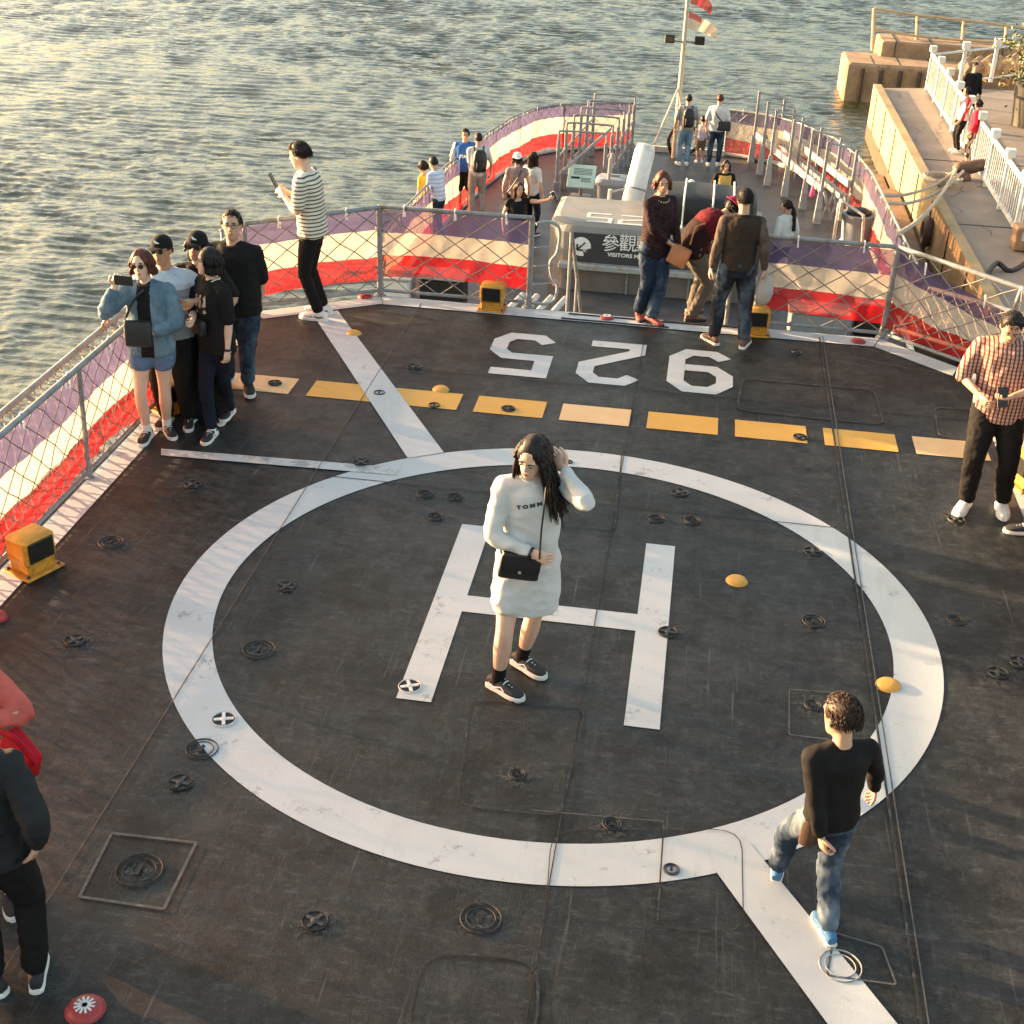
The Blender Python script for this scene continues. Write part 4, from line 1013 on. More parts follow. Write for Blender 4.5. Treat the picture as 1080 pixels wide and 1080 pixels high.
# round white arrow mark
p = A(613, 260, CY-.05); p = V((p.x-ox, -.05, p.z-LZ)); rr = abs(A(613, 250, CY).z-A(613, 260, CY).z)
pts = []
for i in range(40):
    a = 2*PI*i/40; r_ = rr*(1 if not (5.15 < a < 6.1) else .62+.25*math.sin(i*2.4)); pts.append((p.x+math.cos(a)*r_, p.z+math.sin(a)*r_))
q = MB(); q.add([(x, -.050, z) for x, z in pts], [tuple(range(40))]); q.build('sign_mark', WHITEP, e)
q = MB()
for a_, b_ in (((.4, .45), (-.4, -.35)), ((-.42, .25), (-.42, -.38)), ((-.42, -.38), (.25, -.38))):
    q.tube([(p.x+a_[0]*rr, -.054, p.z+a_[1]*rr), (p.x+b_[0]*rr, -.054, p.z+b_[1]*rr)], rr*.09, 4)
q.build('sign_arrow', BLACK, e)
# pale digits on the casing top
ztop = hz+LZ+.004
for gi, (gx0, gx1) in enumerate(((617, 646), (652, 684))):
    a = G(gx0, 232, ztop); b_ = G(gx1, 232, ztop); y_t = G(650, 226, ztop).y-CY; y_b = G(650, 236, ztop).y-CY
    W_ = b_.x-a.x; H_ = y_t-y_b; cxx = (a.x+b_.x)/2-ox; wd2 = W_*.16
    line = [(-.5, .5), (.5, .5), (.5, .12), (-.5, -.12), (-.5, -.5), (.5, -.5)]
    if gi == 0: line = [(.5, .5), (-.5, .5), (-.5, 0), (.5, 0), (.5, -.5), (-.5, -.5)]
    vs2, fs2 = stroke([(cxx+x*(W_-wd2), (y_t+y_b)/2+y*(H_-wd2)) for x, y in line], wd2); q = MB(); q.add([(v.x, v.y, ztop-LZ) for v in vs2], fs2); q.build('painted_number', WPAINT, e)
# big covered black box behind the casing
TY = 21.75; pA, pB = A(697, 235, TY), A(797, 235, TY); zt2 = A(745, 209, TY).z
e = empty('covered_machinery', ((pA.x+pB.x)/2, TY, zt_+.003), 'large black tarpaulin-covered machine on the beige casing', 'machine'); hw = (pB.x-pA.x)/2; hh_ = zt2-zt_
TARP = mat('black_tarpaulin', (.009, .009, .010), .6, .3, 3, .5, bs=6); q = MB(); secs = []
for x, k in ((-hw, .86), (-hw+.06, .97), (-hw*.3, 1), (hw*.4, .98), (hw-.06, .95), (hw, .82)): secs.append((V((x, .6, hh_*.5*k)), V((0, .62*k, 0)), V((0, 0, hh_*.5*k))))
q.loft(secs, 20, p=4); q.build('tarpaulin', TARP, e, True)
q = MB()
for x in (-hw*.55, 0.05, hw*.5): q.tube([(x, -.03, 0), (x, -.03, hh_*.85), (x, .1, hh_+.01), (x, 1.1, hh_+.01)], .014, 6)
q.build('strap', WHITEP, e)
# white cylinder
e = empty('white_cylinder', A(663, 229, 23.6)*1.0, 'tall white leaning cylinder beside the grey bin', 'cylinder'); c = e.location.copy(); top = A(682, 152, 24.0)-c; q = MB()
WM = mat('white_gloss_enamel', (.72, .70, .66), .35, .06, 3, .05, dirt=(.5, .42, .34), dscale=3)
q.tube([(0, 0, -.75), top*.15, top*.5, top*.9, top*.985, top], [.19, .19, .185, .18, .15, .09], 24); q.build('tube', WM, e, True)
q = MB(); q.tube([top*.38, top*.40], .198, 24); q.tube([top*.06, top*.08], .198, 24); q.build('band', METAL, e, True)
q = MB(); q.tube([(-.36, -.3, -.5), (-.34, -.3, .55)], .035, 8); q.tube([(-.34, -.3, .5), (-.1, 0, .5)], .02, 6); q.build('support', CURB, e, True)
# pump
pp_ = A(716, 212, 24.9); e = empty('deck_pump', (pp_.x, 24.9, LZ), 'white cased pump with a coiled hose behind the covered machine', 'pump'); z0 = pp_.z-LZ
q = MB(); q.box((0, 0, z0/2), (.4, .4, z0), bev=.03); q.tube([(-.35, 0, z0+.12), (0, 0, z0+.14), (.22, 0, z0+.20)], [.06, .13, .12], 12, True); q.tube([(.1, 0, z0), (.2, 0, z0+.35)], .07, 10, True); q.build('casing', WM, e, True)
q = MB(); q.tube([(.38+.17*math.cos(a), .1+.02*a, z0+.08+.17*math.sin(a)) for a in [i*.4 for i in range(40)]], .022, 6); q.build('hose', METAL, e, True)
# grey bin
c = G(645, 226, LZ); e = empty('waste_bin', c, 'grey plastic lidded bin left of the white cylinder', 'bin'); BINM = mat('grey_bin_plastic', (.24, .25, .26), .5, .1, 6, .05)
q = MB(); q.loft([(V((0, 0, z)), V((a, 0, 0)), V((0, a*.8, 0))) for z, a in ((0, .25), (.05, .27), (.62, .32))], 24, p=5); q.build('body', BINM, e, True)
q = MB(); q.loft([(V((0, 0, z)), V((a, 0, 0)), V((0, a*.8, 0))) for z, a in ((.62, .36), (.68, .36), (.74, .30), (.75, .1))], 24, p=5); q.box((0, 0, .77), (.2, .06, .04)); q.build('lid', BINM, e, True)
# green info stand
c = G(612, 208, LZ); e = empty('info_stand', c, 'pale green information panel on a post between the frames', 'sign stand'); zc = A(611, 186, c.y).z-LZ
q = MB(); q.box((0, 0, .02), (.42, .34, .04), bev=.01); q.tube([(0, 0, .02), (0, 0, zc)], .035, 10); q.build('post', METAL, e, True)
q = MB(); Rm = Matrix.Rotation(R_(38), 3, 'X'); q.box((0, 0, zc), (.56, .58, .03), Rm, bev=.008); pnl = q.build('panel', mat('pale_green_panel', (.50, .62, .50), .35, .05, 6, 0), e)
q = MB(); q.box(V((-.12, 0, zc))+Rm@V((0, -.05, .019)), (.18, .05, .004), Rm)
for k in range(5): q.box(V((0, 0, zc))+Rm@V((.02, .18-k*.035, .019)), (.38, .008, .004), Rm)
for k in range(4): q.box(V((0, 0, zc))+Rm@V((.10, -.05-k*.03, .019)), (.2, .007, .004), Rm)
q.build('print', BLACK, pnl)
# left rack: two rows of stanchions joined by hoops
FG = 'grey stowage racks on the stern deck'
e = empty('depth_charge_rack', (-2.4, 29.5, LZ), 'grey tubular stowage rack on the left of the stern deck', 'rack', FG); e.name = 'stowage_rack'
bl = [A(592, 196, 28.2), A(637, 220, 26.8)]
for i in range(6):
    t = i/5; y = 27.0+t*3.9; x0 = -2.85+t*.35; x1 = x0+.95-.05*t
    for x in (x0, x1):
        q = MB(); q.box((x+2.4, y-29.5, .60), (.07, .06, 1.2), bev=.01); q.box((x+2.4, y-29.5, .18), (.13, .16, .36), bev=.01); q.build('stanchion', METAL, e)
    q = MB(); q.tube(smoothpath([(x0+2.4, y-29.5, 1.15), (x0+2.4, y-29.5, 1.33), (x0+2.48, y-29.5, 1.38), (x1+2.32, y-29.5, 1.38), (x1+2.4, y-29.5, 1.33), (x1+2.4, y-29.5, 1.15)], 3), .022, 8); q.build('hoop', METAL, e, True)
for x0, x1 in ((-2.85, -2.5), (-1.9, -1.6)):
    for z in (.45, .85):
        q = MB(); q.tube([(x0+2.4, -2.5, z), (x1+2.4, 1.4, z)], .022, 8); q.build('beam', METAL, e, True)
q = MB(); q.tube([(-.35, -2.4, .55), (.45, -.4, 1.05)], .03, 8); q.build('brace', METAL, e, True)
for y in (26.4, 26.0):
    q = MB(); q.tube([(-1.75+2.4, y-29.5, 0), (-1.73+2.4, y-29.5, 1.15)], .03, 8); q.build('stanchion', LMETAL, e, True)
# right rack
rk = [(808, 194), (826, 206), (845, 219), (860, 234), (800, 183)]
e = empty('stowage_rack', (2.0, 28.5, LZ), 'long grey rack of tall bars on triangular feet on the right of the stern', 'rack', FG)
o_ = e.location
pts = sorted([G(*p, LZ) for p in rk], key=lambda p: p.y); pts.append(pts[-1]+(pts[-1]-pts[-2])*1.2)
for p in pts:
    p = p-o_; q = MB(); q.add([(p.x-.05, p.y-.14, 0), (p.x+.10, p.y-.14, 0), (p.x+.10, p.y+.14, 0), (p.x-.05, p.y+.14, 0), (p.x-.02, p.y-.03, .62), (p.x+.06, p.y-.03, .62), (p.x+.06, p.y+.03, .62), (p.x-.02, p.y+.03, .62)], [(3, 2, 1, 0), (4, 5, 6, 7), (0, 1, 5, 4), (1, 2, 6, 5), (2, 3, 7, 6), (3, 0, 4, 7)]); q.build('foot', LMETAL, e)
    q = MB(); q.box((p.x+.03, p.y, .95), (.06, .06, 1.25), bev=.01); q.build('stanchion', METAL, e)
    q = MB(); q.box((p.x+.62, p.y+.25, .75), (.06, .06, 1.3), bev=.01); q.build('stanchion', METAL, e)
    q = MB(); q.tube([(p.x+.03, p.y, 1.55), (p.x+.62, p.y+.25, 1.42)], .02, 6); q.build('hoop', LMETAL, e)
a, b_ = pts[0]-o_, pts[-1]-o_
for dx, dy_, z in ((.07, 0, .62), (.55, .2, .75), (.55, .2, .45)):
    q = MB(); q.box(((a.x+b_.x)/2+dx, (a.y+b_.y)/2+dy_, z), (.05, (b_-a).length, .14), Matrix.Rotation(math.atan2(-(b_.x-a.x), b_.y-a.y), 3, 'Z')); q.build('beam', LMETAL, e)
q = MB()
for i in range(3):
    x = a.x+.18+i*.16; q.tube([(x-.1, a.y-.1, .1), (x+.10, a.y-.05, .62)], .03, 6); q.tube([(x+.1, a.y-.1, .1), (x-.10, a.y-.05, .62)], .03, 6)
q.build('cross_brace', LMETAL, e)
c = G(853, 229, LZ); q = MB(); q.tube([(0, 0, .45), (0, 0, .60)], [.05, .03], 10, True); q.tube([(0, 0, .6), (.02, 0, .75)], .008, 5); tag(q.build('pink_float', mat('pink_plastic', (.7, .06, .22), .4, .1, 9, 0), None, True, loc=c), 'small pink bottle hanging on the right rack', 'bottle')
# rope drum
c = G(901, 256, LZ); e = empty('rope_drum', c, 'grey drum of mooring gear with pale brackets beside the right rail', 'drum')
q = MB(); q.tube([(0, 0, 0), (0, 0, .06), (0, 0, .5), (0, 0, .56)], [.30, .26, .30, .33], 24); q.build('drum', BINM, e, True)
q = MB(); q.ball((0, 0, .58), (.24, .24, .10)); q.build('rope_coil', BLACK, e, True)
q = MB(); q.tube([(-.40, -.1, 0), (-.40, -.1, .75), (-.36, -.1, .8), (.05, -.32, .62), (.12, -.32, 0)], .03, 6); q.box((-.36, -.05, .62), (.05, .3, .34)); q.build('bracket', CURB, e)
# bits of gear seen under the aft bunting
def gear(px, py, dx, dy, dz, m_, label, name='deck_locker'):
    c = G(px, py, LZ); e = empty(name, c, label, 'locker'); q = MB(); q.box((0, 0, dz/2), (dx, dy, dz), bev=.03); q.build('body', m_, e); q = MB(); q.box((0, 0, dz+.02), (dx+.06, dy+.06, .04), bev=.01); q.build('lid', LMETAL, e)
gear(468, 322, .7, .5, .5, BLACK, 'black deck locker glimpsed under the left aft bunting'); gear(420, 318, .5, .6, .45, WM, 'pale deck locker under the left aft bunting near the corner post')
gear(860, 352, .9, .5, .4, HULL, 'grey deck locker glimpsed under the right aft bunting'); gear(912, 350, .4, .4, .5, BLACK, 'small black locker under the right aft bunting by the corner post')
q = MB()
for k in range(7): q.box((1.0+k*.16, 18.8, LZ+.30), (.08, 1.4, .05))
for sx in (.95, 2.02): q.box((sx, 18.8, LZ+.14), (.05, 1.4, .27))
tag(q.build('deck_grating', LMETAL), 'slatted grey grating on the lower deck behind the right bunting', 'grating')
q = MB()
for k in range(4): q.tube([(-2.9+k*.22, 17.2, LZ+.5), (-2.5+k*.22, 19.6, LZ+.5)], .05, 8)
q.box((-2.4, 18.4, LZ+.23), (1.2, .1, .44))
tag(q.build('stowed_pipes', CURB), 'four pale pipes stowed on the lower deck left of the ladder', 'pipes')
# flag mast
c = G(710, 158, LZ); c.y = 31.3; pm = A(712, 152, 31.3); c = V((pm.x, 31.3, LZ)); e = empty('flag_mast', c, 'tall thin mast with two floodlights at the stern', 'mast'); MM = mat('cream_mast_paint', (.50, .42, .33), .5, .15, 5, .1, dirt=(.3, .2, .12), dscale=5)
tp = A(729, -40, 31.3)-c; q = MB(); q.tube([(0, 0, 0), tp*.5, tp], [.065, .05, .035], 12); q.build('pole', MM, e, True)
j = A(716, 92, 31.3)-c
for bx in ((690, 152, 30.6), (722, 155, 30.7)):
    q = MB(); b_ = A(bx[0], bx[1], bx[2])-c; q.tube([b_, j], .025, 8); q.build('brace', MM, e, True)
jz = A(722, 44, 31.3)-c; q = MB(); q.box(jz, (.75, .04, .04)); q.build('crossbar', METAL, e)
for sx in (-1, 1):
    q = MB(); q.box(jz+V((sx*.33, -.05, .05)), (.22, .10, .18), bev=.015); l_ = q.build('floodlight', BLACK, e); q = MB(); q.box(jz+V((sx*.33, -.105, .05)), (.17, .012, .13)); q.build('glass', GLASSD, l_)
def flag(px0, px1, py0, py1, mats_, label, seed):
    a = A(px0, py0, 31.3); b_ = A(px1, (py0+py1)/2+3, 31.2); hh_ = abs(A(px0, py1, 31.3).z-a.z); q = MB(); n = 18; r_ = 8; vs_ = []
    for i in range(n+1):
        for k in range(r_+1):
            s_ = i/n; t = k/r_; p = a.lerp(b_, s_)-a; p = p+V((0, .10*math.sin(s_*9+t*2+seed)*s_, -t*hh_*(1-.35*s_)-.12*s_*s_)); vs_.append(p)
    for i in range(n):
        for k in range(r_): q.f.append((i*(r_+1)+k, (i+1)*(r_+1)+k, (i+1)*(r_+1)+k+1, i*(r_+1)+k+1)); q.m.append(0 if (k < 3 and i < 8) or len(mats_) == 1 else 1)
    q.v = [tuple(v) for v in vs_]; o = q.build('flag', mats_, None, True, loc=a); tag(o, label, 'flag')
flag(727, 757, 12, 30, [BM[2], BM[1]], 'pale and red flag blowing from the stern mast', 1)
flag(730, 752, -14, 4, [BM[2]], 'red flag at the very top of the stern mast', 2)
# black curved davit near mast
c = G(709, 165, LZ); q = MB(); q.tube(smoothpath([(0, 0, 0), (-.12, 0, .4), (.1, .05, .68), (.5, .1, .62), (.6, .1, .3), (.3, 0, .05)], 4), .045, 8); tag(q.build('fairlead', BLACK, None, True, loc=c), 'black curved fairlead horn at the foot of the mast', 'fairlead')

# ---------------------------------------------------------------- pier
SWD = mat('wet_quay_stone', (.20, .12, .07), .7, .35, 2.2, .6, dirt=(.08, .05, .03), dscale=1.8)
CONC = mat('pier_concrete', (.25, .20, .16), .8, .18, 1.2, .25, dirt=(.22, .17, .13), dscale=.7)
YW = mat('yellow_wall_paint', (.34, .255, .125), .7, .25, 2.2, .4, dirt=(.22, .15, .09), dscale=1.1)
e0 = [(5.25, -10), (5.05, 20), (4.96, 25.7), (4.79, 41.7), (7.4, 42.6), (60, 47), (60, -10)]
q = MB(); q.poly(e0, -6, 6+LZ-.02); pier = q.build('pier', CONC); tag(pier, kind='structure')
q = MB(); vs_ = [(4.79-.03, 41.7), (4.96-.03, 25.7), (5.05-.03, 20), (5.25-.03, -10)]
for (x0, y0_), (x1, y1_) in zip(vs_, vs_[1:]): q.add([(x0, y0_, -3.85), (x1, y1_, -3.85), (x1, y1_, LZ+.10), (x0, y0_, LZ+.10), (x0+.22, y0_, LZ+.10), (x1+.22, y1_, LZ+.10), (x0+.22, y0_, LZ-.03), (x1+.22, y1_, LZ-.03)], [(0, 1, 2, 3), (3, 2, 5, 4), (4, 5, 7, 6)])
q.build('yellow_kerb', YW, pier)
q = MB()
for (x0, y0_), (x1, y1_) in zip(vs_, vs_[1:]): q.add([(x0-.012, y0_, -4.2), (x1-.012, y1_, -4.2), (x1-.012, y1_, -3.55), (x0-.012, y0_, -3.55)], [(0, 1, 2, 3)])
q.build('tide_stain', mat('tide_band', (.07, .05, .028), .5, .5, 3, .6, dirt=(.03, .035, .02), dscale=4), pier)
for k_ in range(9):
    yj = 22+k_*2.3; xj = 4.96+(25.7-yj)*(.17/16)-.045; q = MB(); q.box((xj, yj, -3.0), (.02, .03, 1.1)); q.build('wall_joint', SEAM, pier)
r8 = random.Random(8)
for k_ in range(26):
    q = MB(); px_, py_ = r8.uniform(5.2, 6.6), r8.uniform(24, 41); pth = [(px_, py_)]
    for _ in range(5): px_ += r8.uniform(-.15, .15); py_ += r8.uniform(.05, .28); pth.append((px_, py_))
    vv, ff = stroke(pth, .012); q.add([(v.x, v.y, LZ-.014) for v in vv], ff); q.build('crack', SEAM, pier)
q = MB(); q.box((4.42, 29.8, -4.0), (.9, 7.5, 1.25), bev=.12); q.box((4.40, 24.3, -3.9), (.95, 3.0, 1.5), bev=.12); q.box((4.55, 35.2, -4.2), (.6, 2.6, .9), bev=.1); tag(q.build('concrete_ledge', SWD), 'low wet concrete ledge at the foot of the yellow quay wall', 'ledge')
for y in (27.5, 33): seamq = MB(); seamq.box((12, y, LZ-.015), (14, .05, .006)); seamq.build('pier_joint', SEAM, pier)
# far wall with piles and railing
SW = mat('tan_quay_stone', (.30, .20, .12), .8, .35, 1.6, .9, dirt=(.13, .085, .055), dscale=1.3, bs=4)  # tan stone mottled with darker brown
pB0 = A(893, 66, 47.5); ztp = pB0.z
e = empty('breakwater', (pB0.x, 47.5, ztp), 'long stepped stone breakwater beyond the end of the pier', 'breakwater'); X0 = pB0.x
q = MB(); q.box((15, 1.2, -1.2), (30, 2.4, 2.4), bev=.08); q.build('lower_wall', SW, e)
q = MB(); q.box((16.2, 2.6, -.15), (30, 1.8, 1.3), bev=.06); q.build('upper_wall', SW, e)
for k_ in range(9):
    q = MB(); q.box((1.7+k_*1.15+.2*math.sin(k_*3), 2.6, .02), (.03, 1.83, 1.0)); q.build('wall_joint', SEAM, e)
    q = MB(); q.box((.9+k_*1.0+.15*math.sin(k_*5), .9, .003), (.03, 1.6, .006)); q.build('wall_joint', SEAM, e)
q = MB(); q.box((15, -.01, -1.55), (29.9, .02, .5)); q.build('tide_stain', mat('tide_band', (.07, .05, .028), .5, .5, 3, .6, dirt=(.03, .035, .02), dscale=4), e)
for k in range(5):
    q = MB(); q.tube([(.55+k*.62, -.06, -2.2), (.55+k*.62, -.06, -.15)], .07, 8); q.build('pile', mat('dark_pile', (.06, .04, .03), .8, .3, 5, .3), e)
e = empty('railing', A(920, 50, 50.0), 'rusty pale railing on top of the stone breakwater', 'railing'); a = e.location
RB = mat('rusty_cream_rail', (.48, .36, .22), .6, .25, 4, .2, dirt=(.25, .12, .06), dscale=4)
tops = [(922, 9), (968, 16), (1017, 21), (1062, 27), (1110, 33)]; bots = [(920, 50), (966, 58), (1013, 62), (1058, 62), (1105, 66)]
for t_, b_ in zip(tops, bots):
    q = MB(); q.tube([A(b_[0], b_[1]+3, 50)-a, A(t_[0], t_[1], 50)-a], .06, 8); q.build('post', RB, e, True)
for d_ in (0, .52):
    q = MB(); q.tube([(A(*t_, 50)).lerp(A(*b_, 50), d_)-a for t_, b_ in zip(tops, bots)], .045, 8); q.build('rail', RB, e, True)
q = MB()
r3_ = random.Random(9)
def rock(c, r):
    vs_ = []; fs_ = []; b2 = bmesh_ico(r)
    vs_ = [V(c)+V(v)*(1+.5*noise.noise(V(v)*2.3/r+V(c))) for v in b2[0]]; return vs_, b2[1]
def bmesh_ico(r):
    import bmesh
    bm = bmesh.new(); bmesh.ops.create_icosphere(bm, subdivisions=2, radius=r); vs_ = [v.co.copy() for v in bm.verts]; fs_ = [tuple(v.index for v in f.verts) for f in bm.faces]; bm.free(); return vs_, fs_
for (px, py, r) in ((1045, 78, .5), (1055, 70, .45), (1066, 66, .5), (1035, 64, .4), (1022, 72, .35), (1074, 62, .6), (1048, 60, .45)):
    c = A(px, py, 45); o = MB(); vs_, fs_ = rock((0, 0, 0), r*.8); o.add(vs_, fs_); tag(o.build('boulder', SW, None, False, loc=(c.x, 45.3, LZ+.2)), 'rough stone boulder heaped at the foot of the breakwater', 'boulder', 'boulders heaped by the breakwater')
# white pier fence
f0, f1 = G(977, 95, LZ), G(1060, 231, LZ); dv = (f1-f0); f1 = f0+dv*1.35; Lf = (f1-f0).length; nP = 11
e = empty('pier_fence', f0, 'white metal fence with square capped posts along the pier', 'fence'); WF = mat('white_fence_paint', (.74, .70, .64), .45, .08, 5, .1, dirt=(.5, .38, .28), dscale=3)
du = (f1-f0)/Lf; ang = math.atan2(du.y, du.x); Rz = Matrix.Rotation(ang, 3, 'Z')
for i in range(nP):
    c = du*Lf*i/(nP-1); q = MB(); q.box(c+V((0, 0, .55)), (.09, .09, 1.1), Rz); q.box(c+V((0, 0, 1.16)), (.19, .19, .17), Rz, bev=.012); q.build('post', WF, e)
for z in (.12, 1.0):
    q = MB(); q.box(du*Lf/2+V((0, 0, z)), (Lf, .06, .07), Rz); q.build('rail', WF, e)
for i in range(nP-1):
    q = MB()
    for k in range(1, 9): q.box(du*Lf*(i+k/9)/(nP-1)+V((0, 0, .56)), (.022, .022, .86), Rz)
    q.build('infill_bars', WF, e)
g0, g1 = f0, A(1012, 48, 46.5); g1.z = LZ
q = MB(); e = empty('pier_fence', f0, 'short white fence closing the far end of the pier', 'fence')
for i in range(1, 5):
    c = (V((10.6, 45.9, LZ))-f0)*i/4; q = MB(); q.box(c+V((0, 0, .55)), (.1, .1, 1.1)); q.box(c+V((0, 0, 1.16)), (.20, .20, .20)); q.build('post', WF, e)
for z in (.12, 1.0): q = MB(); q.tube([V((0, 0, z)), V((10.6, 45.9, LZ+z))-f0], .035, 6); q.build('rail', WF, e)
# bollard and ropes
BOL = mat('rusty_bollard', (.07, .04, .03), .6, .3, 6, .3, dirt=(.2, .1, .05), dscale=5)
c = G(1013, 188, LZ); q = MB(); q.tube([(0, 0, 0), (0, 0, .18)], [.24, .17], 20); q.tube([(-.06, 0, .20), (.5, .05, .34)], [.17, .13], 16, True); tag(q.build('bollard', BOL, None, True, loc=c), 'dark rusty horned bollard on the pier edge', 'bollard')
ROPE = mat('mooring_rope', (.40, .34, .27), .85, .25, 20, .4)
for k, (sp_, mid, en, lab) in enumerate((((948, 246, 21.0), (975, 222), (1008, 186), 'pale mooring rope from the ship rail up to the bollard'), ((925, 205, 25.5), (960, 200), (1012, 184), 'slack mooring rope crossing the yellow wall to the bollard'), ((935, 214, 24.5), (970, 196), (1014, 190), 'second slack rope just below the crossing mooring rope'))):
    a = A(*sp_); b_ = G(en[0], en[1], LZ)+V((0, 0, .2)); mm = (a+b_)/2-V((0, 0, .25)); q = MB(); path = smoothpath([a, a.lerp(mm, .5)-V((0, 0, .06)), mm, mm.lerp(b_, .5)-V((0, 0, .08)), b_], 5); q.tube([p-a for p in path], .035, 6); tag(q.build('mooring_rope', ROPE, None, True, loc=a), lab, 'rope', 'mooring ropes on the bollard')
c = G(1003, 194, LZ); q = MB(); r4 = random.Random(4)
for k in range(9):
    a0 = r4.uniform(0, 6); q.tube([(.5*math.cos(a0+i*.5)*(.7+.1*k/9)+r4.uniform(-.03, .03)-.2, .42*math.sin(a0+i*.5), .04+.012*k) for i in range(10)], .032, 5)
tag(q.build('rope_coil', ROPE, None, True, loc=c), 'tangled coil of pale rope lying at the foot of the bollard', 'rope coil')
c = A(963, 214, 28.5); q = MB(); q.tube([(0, .24*math.cos(a), .24*math.sin(a)) for a in [2*PI*i/20 for i in range(21)]], .09, 10); tag(q.build('tyre_fender', BOL, None, True, loc=(4.80, c.y, -3.0)), 'small worn brown-black tyre fender hanging on the yellow quay wall', 'tyre')
q = MB(); q.tube(smoothpath([G(1040, 292, LZ), G(1050, 283, LZ)+V((0, 0, .1)), G(1066, 286, LZ), G(1085, 275, LZ)], 4), .05, 8); tag(q.build('hose', BLACK, None, True), 'black hose curving on the pier near the right edge', 'hose')
c = G(1078, 262, LZ); e = empty('power_pedestal', c, 'small weathered pedestal box on the pier beside the fence', 'pedestal'); q = MB(); q.box((0, 0, .22), (.42, .42, .44), bev=.02); q.build('body', SW, e); q = MB(); q.box((0, -.215, .28), (.2, .01, .16)); q.build('plate', WPAINT, e)
# planter with shrub
c = G(1078, 134, LZ)+V((.25, .3, 0)); e = empty('planter', c, 'big dark planter tub with a leafy shrub on the pier', 'planter')
q = MB(); q.tube([(0, 0, 0), (0, 0, .1), (0, 0, 1.0), (0, 0, 1.12)], [.50, .5, .58, .62], 20); q.build('tub', mat('dark_tub', (.03, .028, .025), .5, .3, 4, .1), e, True)
q = MB()
for k in range(5): a_ = k*1.3; q.tube([(0, 0, 1.0), (.12*math.cos(a_), .12*math.sin(a_), 1.5), (.35*math.cos(a_), .35*math.sin(a_), 2.0+.1*k)], [.03, .025, .01], 6)
q.build('stem', BOL, e)
q = MB(); q2 = random.Random(2)
for k in range(4200):
    p = V((q2.gauss(0, .42), q2.gauss(0, .42), 1.75+q2.gauss(0, .36))); 
    if noise.noise(p*2.2) < -.12: continue
    u = V((q2.uniform(-1, 1), q2.uniform(-1, 1), q2.uniform(-1, 1))).normalized()*.06; v_ = u.cross(V((q2.uniform(-1, 1), q2.uniform(-1, 1), q2.uniform(-1, 1)))).normalized()*.028
    q.add([p-u, p+v_, p+u, p-v_], [(0, 1, 2, 3)])
q.build('foliage', mat('shrub_leaves', (.10, .11, .03), .6, .4, 3, 0), e)
# ---------------------------------------------------------------- the people
def head2foot(px, py, H, z):          # ground point under a head seen at a pixel
    p = G(px, py, z+H); return (p.x, p.y, z)
WSOLE = mat('white_sole_rubber', (.72, .70, .66), .5, .05, 9, .05); BSOLE = mat('black_sole_rubber', (.02, .02, .02), .6, .1, 9, .05)
BSH = mat('black_shoe_canvas', (.018, .018, .020), .7, .2, 60, .2); WSH = mat('white_shoe_leather', (.70, .69, .66), .5, .05, 20, .1); BLSH = mat('blue_shoe_suede', (.05, .16, .32), .7, .2, 60, .2); RSH = mat('red_shoe_cloth', (.35, .05, .04), .6, .2, 40, .2); BRSH = mat('brown_shoe_leather', (.12, .06, .035), .5, .2, 20, .2)
JEAN = cloth('blue_denim', (.016, .028, .055), 'wash', (.075, .11, .16), 4.5); JEANL = cloth('light_denim', (.13, .21, .30), 'wash', (.28, .38, .46), 5); JEAND = cloth('dark_denim', (.008, .010, .020), 'wash', (.014, .019, .034), 4)
BLK = cloth('black_cotton', (.010, .009, .0095)); BLKT = cloth('black_trouser_cloth', (.010, .009, .009)); GREYC = cloth('charcoal_fleece', (.022, .022, .024)); WHT = cloth('white_sweatshirt_cotton', (.54, .53, .52), var=.04)
SH_B = {'mats': [BSH, WSOLE]}; SH_W = {'mats': [WSH, WSOLE]}
def bag(name, c, d, rot, m, label, cat, strap=None, flap=True, sr=.006, extra=None, strapm=None, flat=1):
    q = MB(); M = rot; secs = []
    x, y, z = d[0]/2, d[1]/2, d[2]/2
    q.loft([(V((0, 0, -z)), V((x*.9, 0, 0)), V((0, y*.6, 0))), (V((0, 0, -z*.85)), V((x, 0, 0)), V((0, y, 0))), (V((0, 0, z*.7)), V((x*.98, 0, 0)), V((0, y*.95, 0))), (V((0, 0, z)), V((x*.9, 0, 0)), V((0, y*.6, 0)))], 24, p=6)
    e = empty(name, c, label, cat); q.v = [tuple(M@V(v)) for v in q.v]; q.build('bag_body', m, e, True)
    if flap:
        q = MB(); q.loft([(V((0, -y-.004, z*.9)), V((x*.96, 0, 0)), V((0, .006, 0))), (V((0, -y-.008, -z*.1)), V((x*.97, 0, 0)), V((0, .006, 0))), (V((0, -y-.006, -z*.35)), V((x*.8, 0, 0)), V((0, .004, 0)))], 16, p=4); q.v = [tuple(M@V(v)) for v in q.v]; f = q.build('flap', m, e, True)
        q = MB(); q.ball(M@V((0, -y-.016, -z*.22)), (.010, .006, .010), n=10); q.build('clasp', LMETAL, f, True)
    if strap:
        q = MB(); q.tube(smoothpath([V(p)-V(c) for p in strap], 4), sr, 6, flat=flat); q.build('strap', strapm or m, e, True)
    if extra: extra(e, M)
    return e
def phone(c, right, up, label, m=None, d=(.075, .15)):
    right = V(right).normalized(); up = (V(up)-right*V(up).dot(right)).normalized(); nn = right.cross(up); M = Matrix((right, nn, up)).transposed()
    e = empty('phone', c, label, 'phone'); q = MB(); q.box((0, 0, 0), (d[0], .009, d[1]), M, bev=.003); q.build('phone_body', m or BLACK, e)
    q = MB(); q.box(M@V((0, .0055, 0)), (d[0]*.9, .002, d[1]*.92), M); q.build('screen', GLASSD, e)
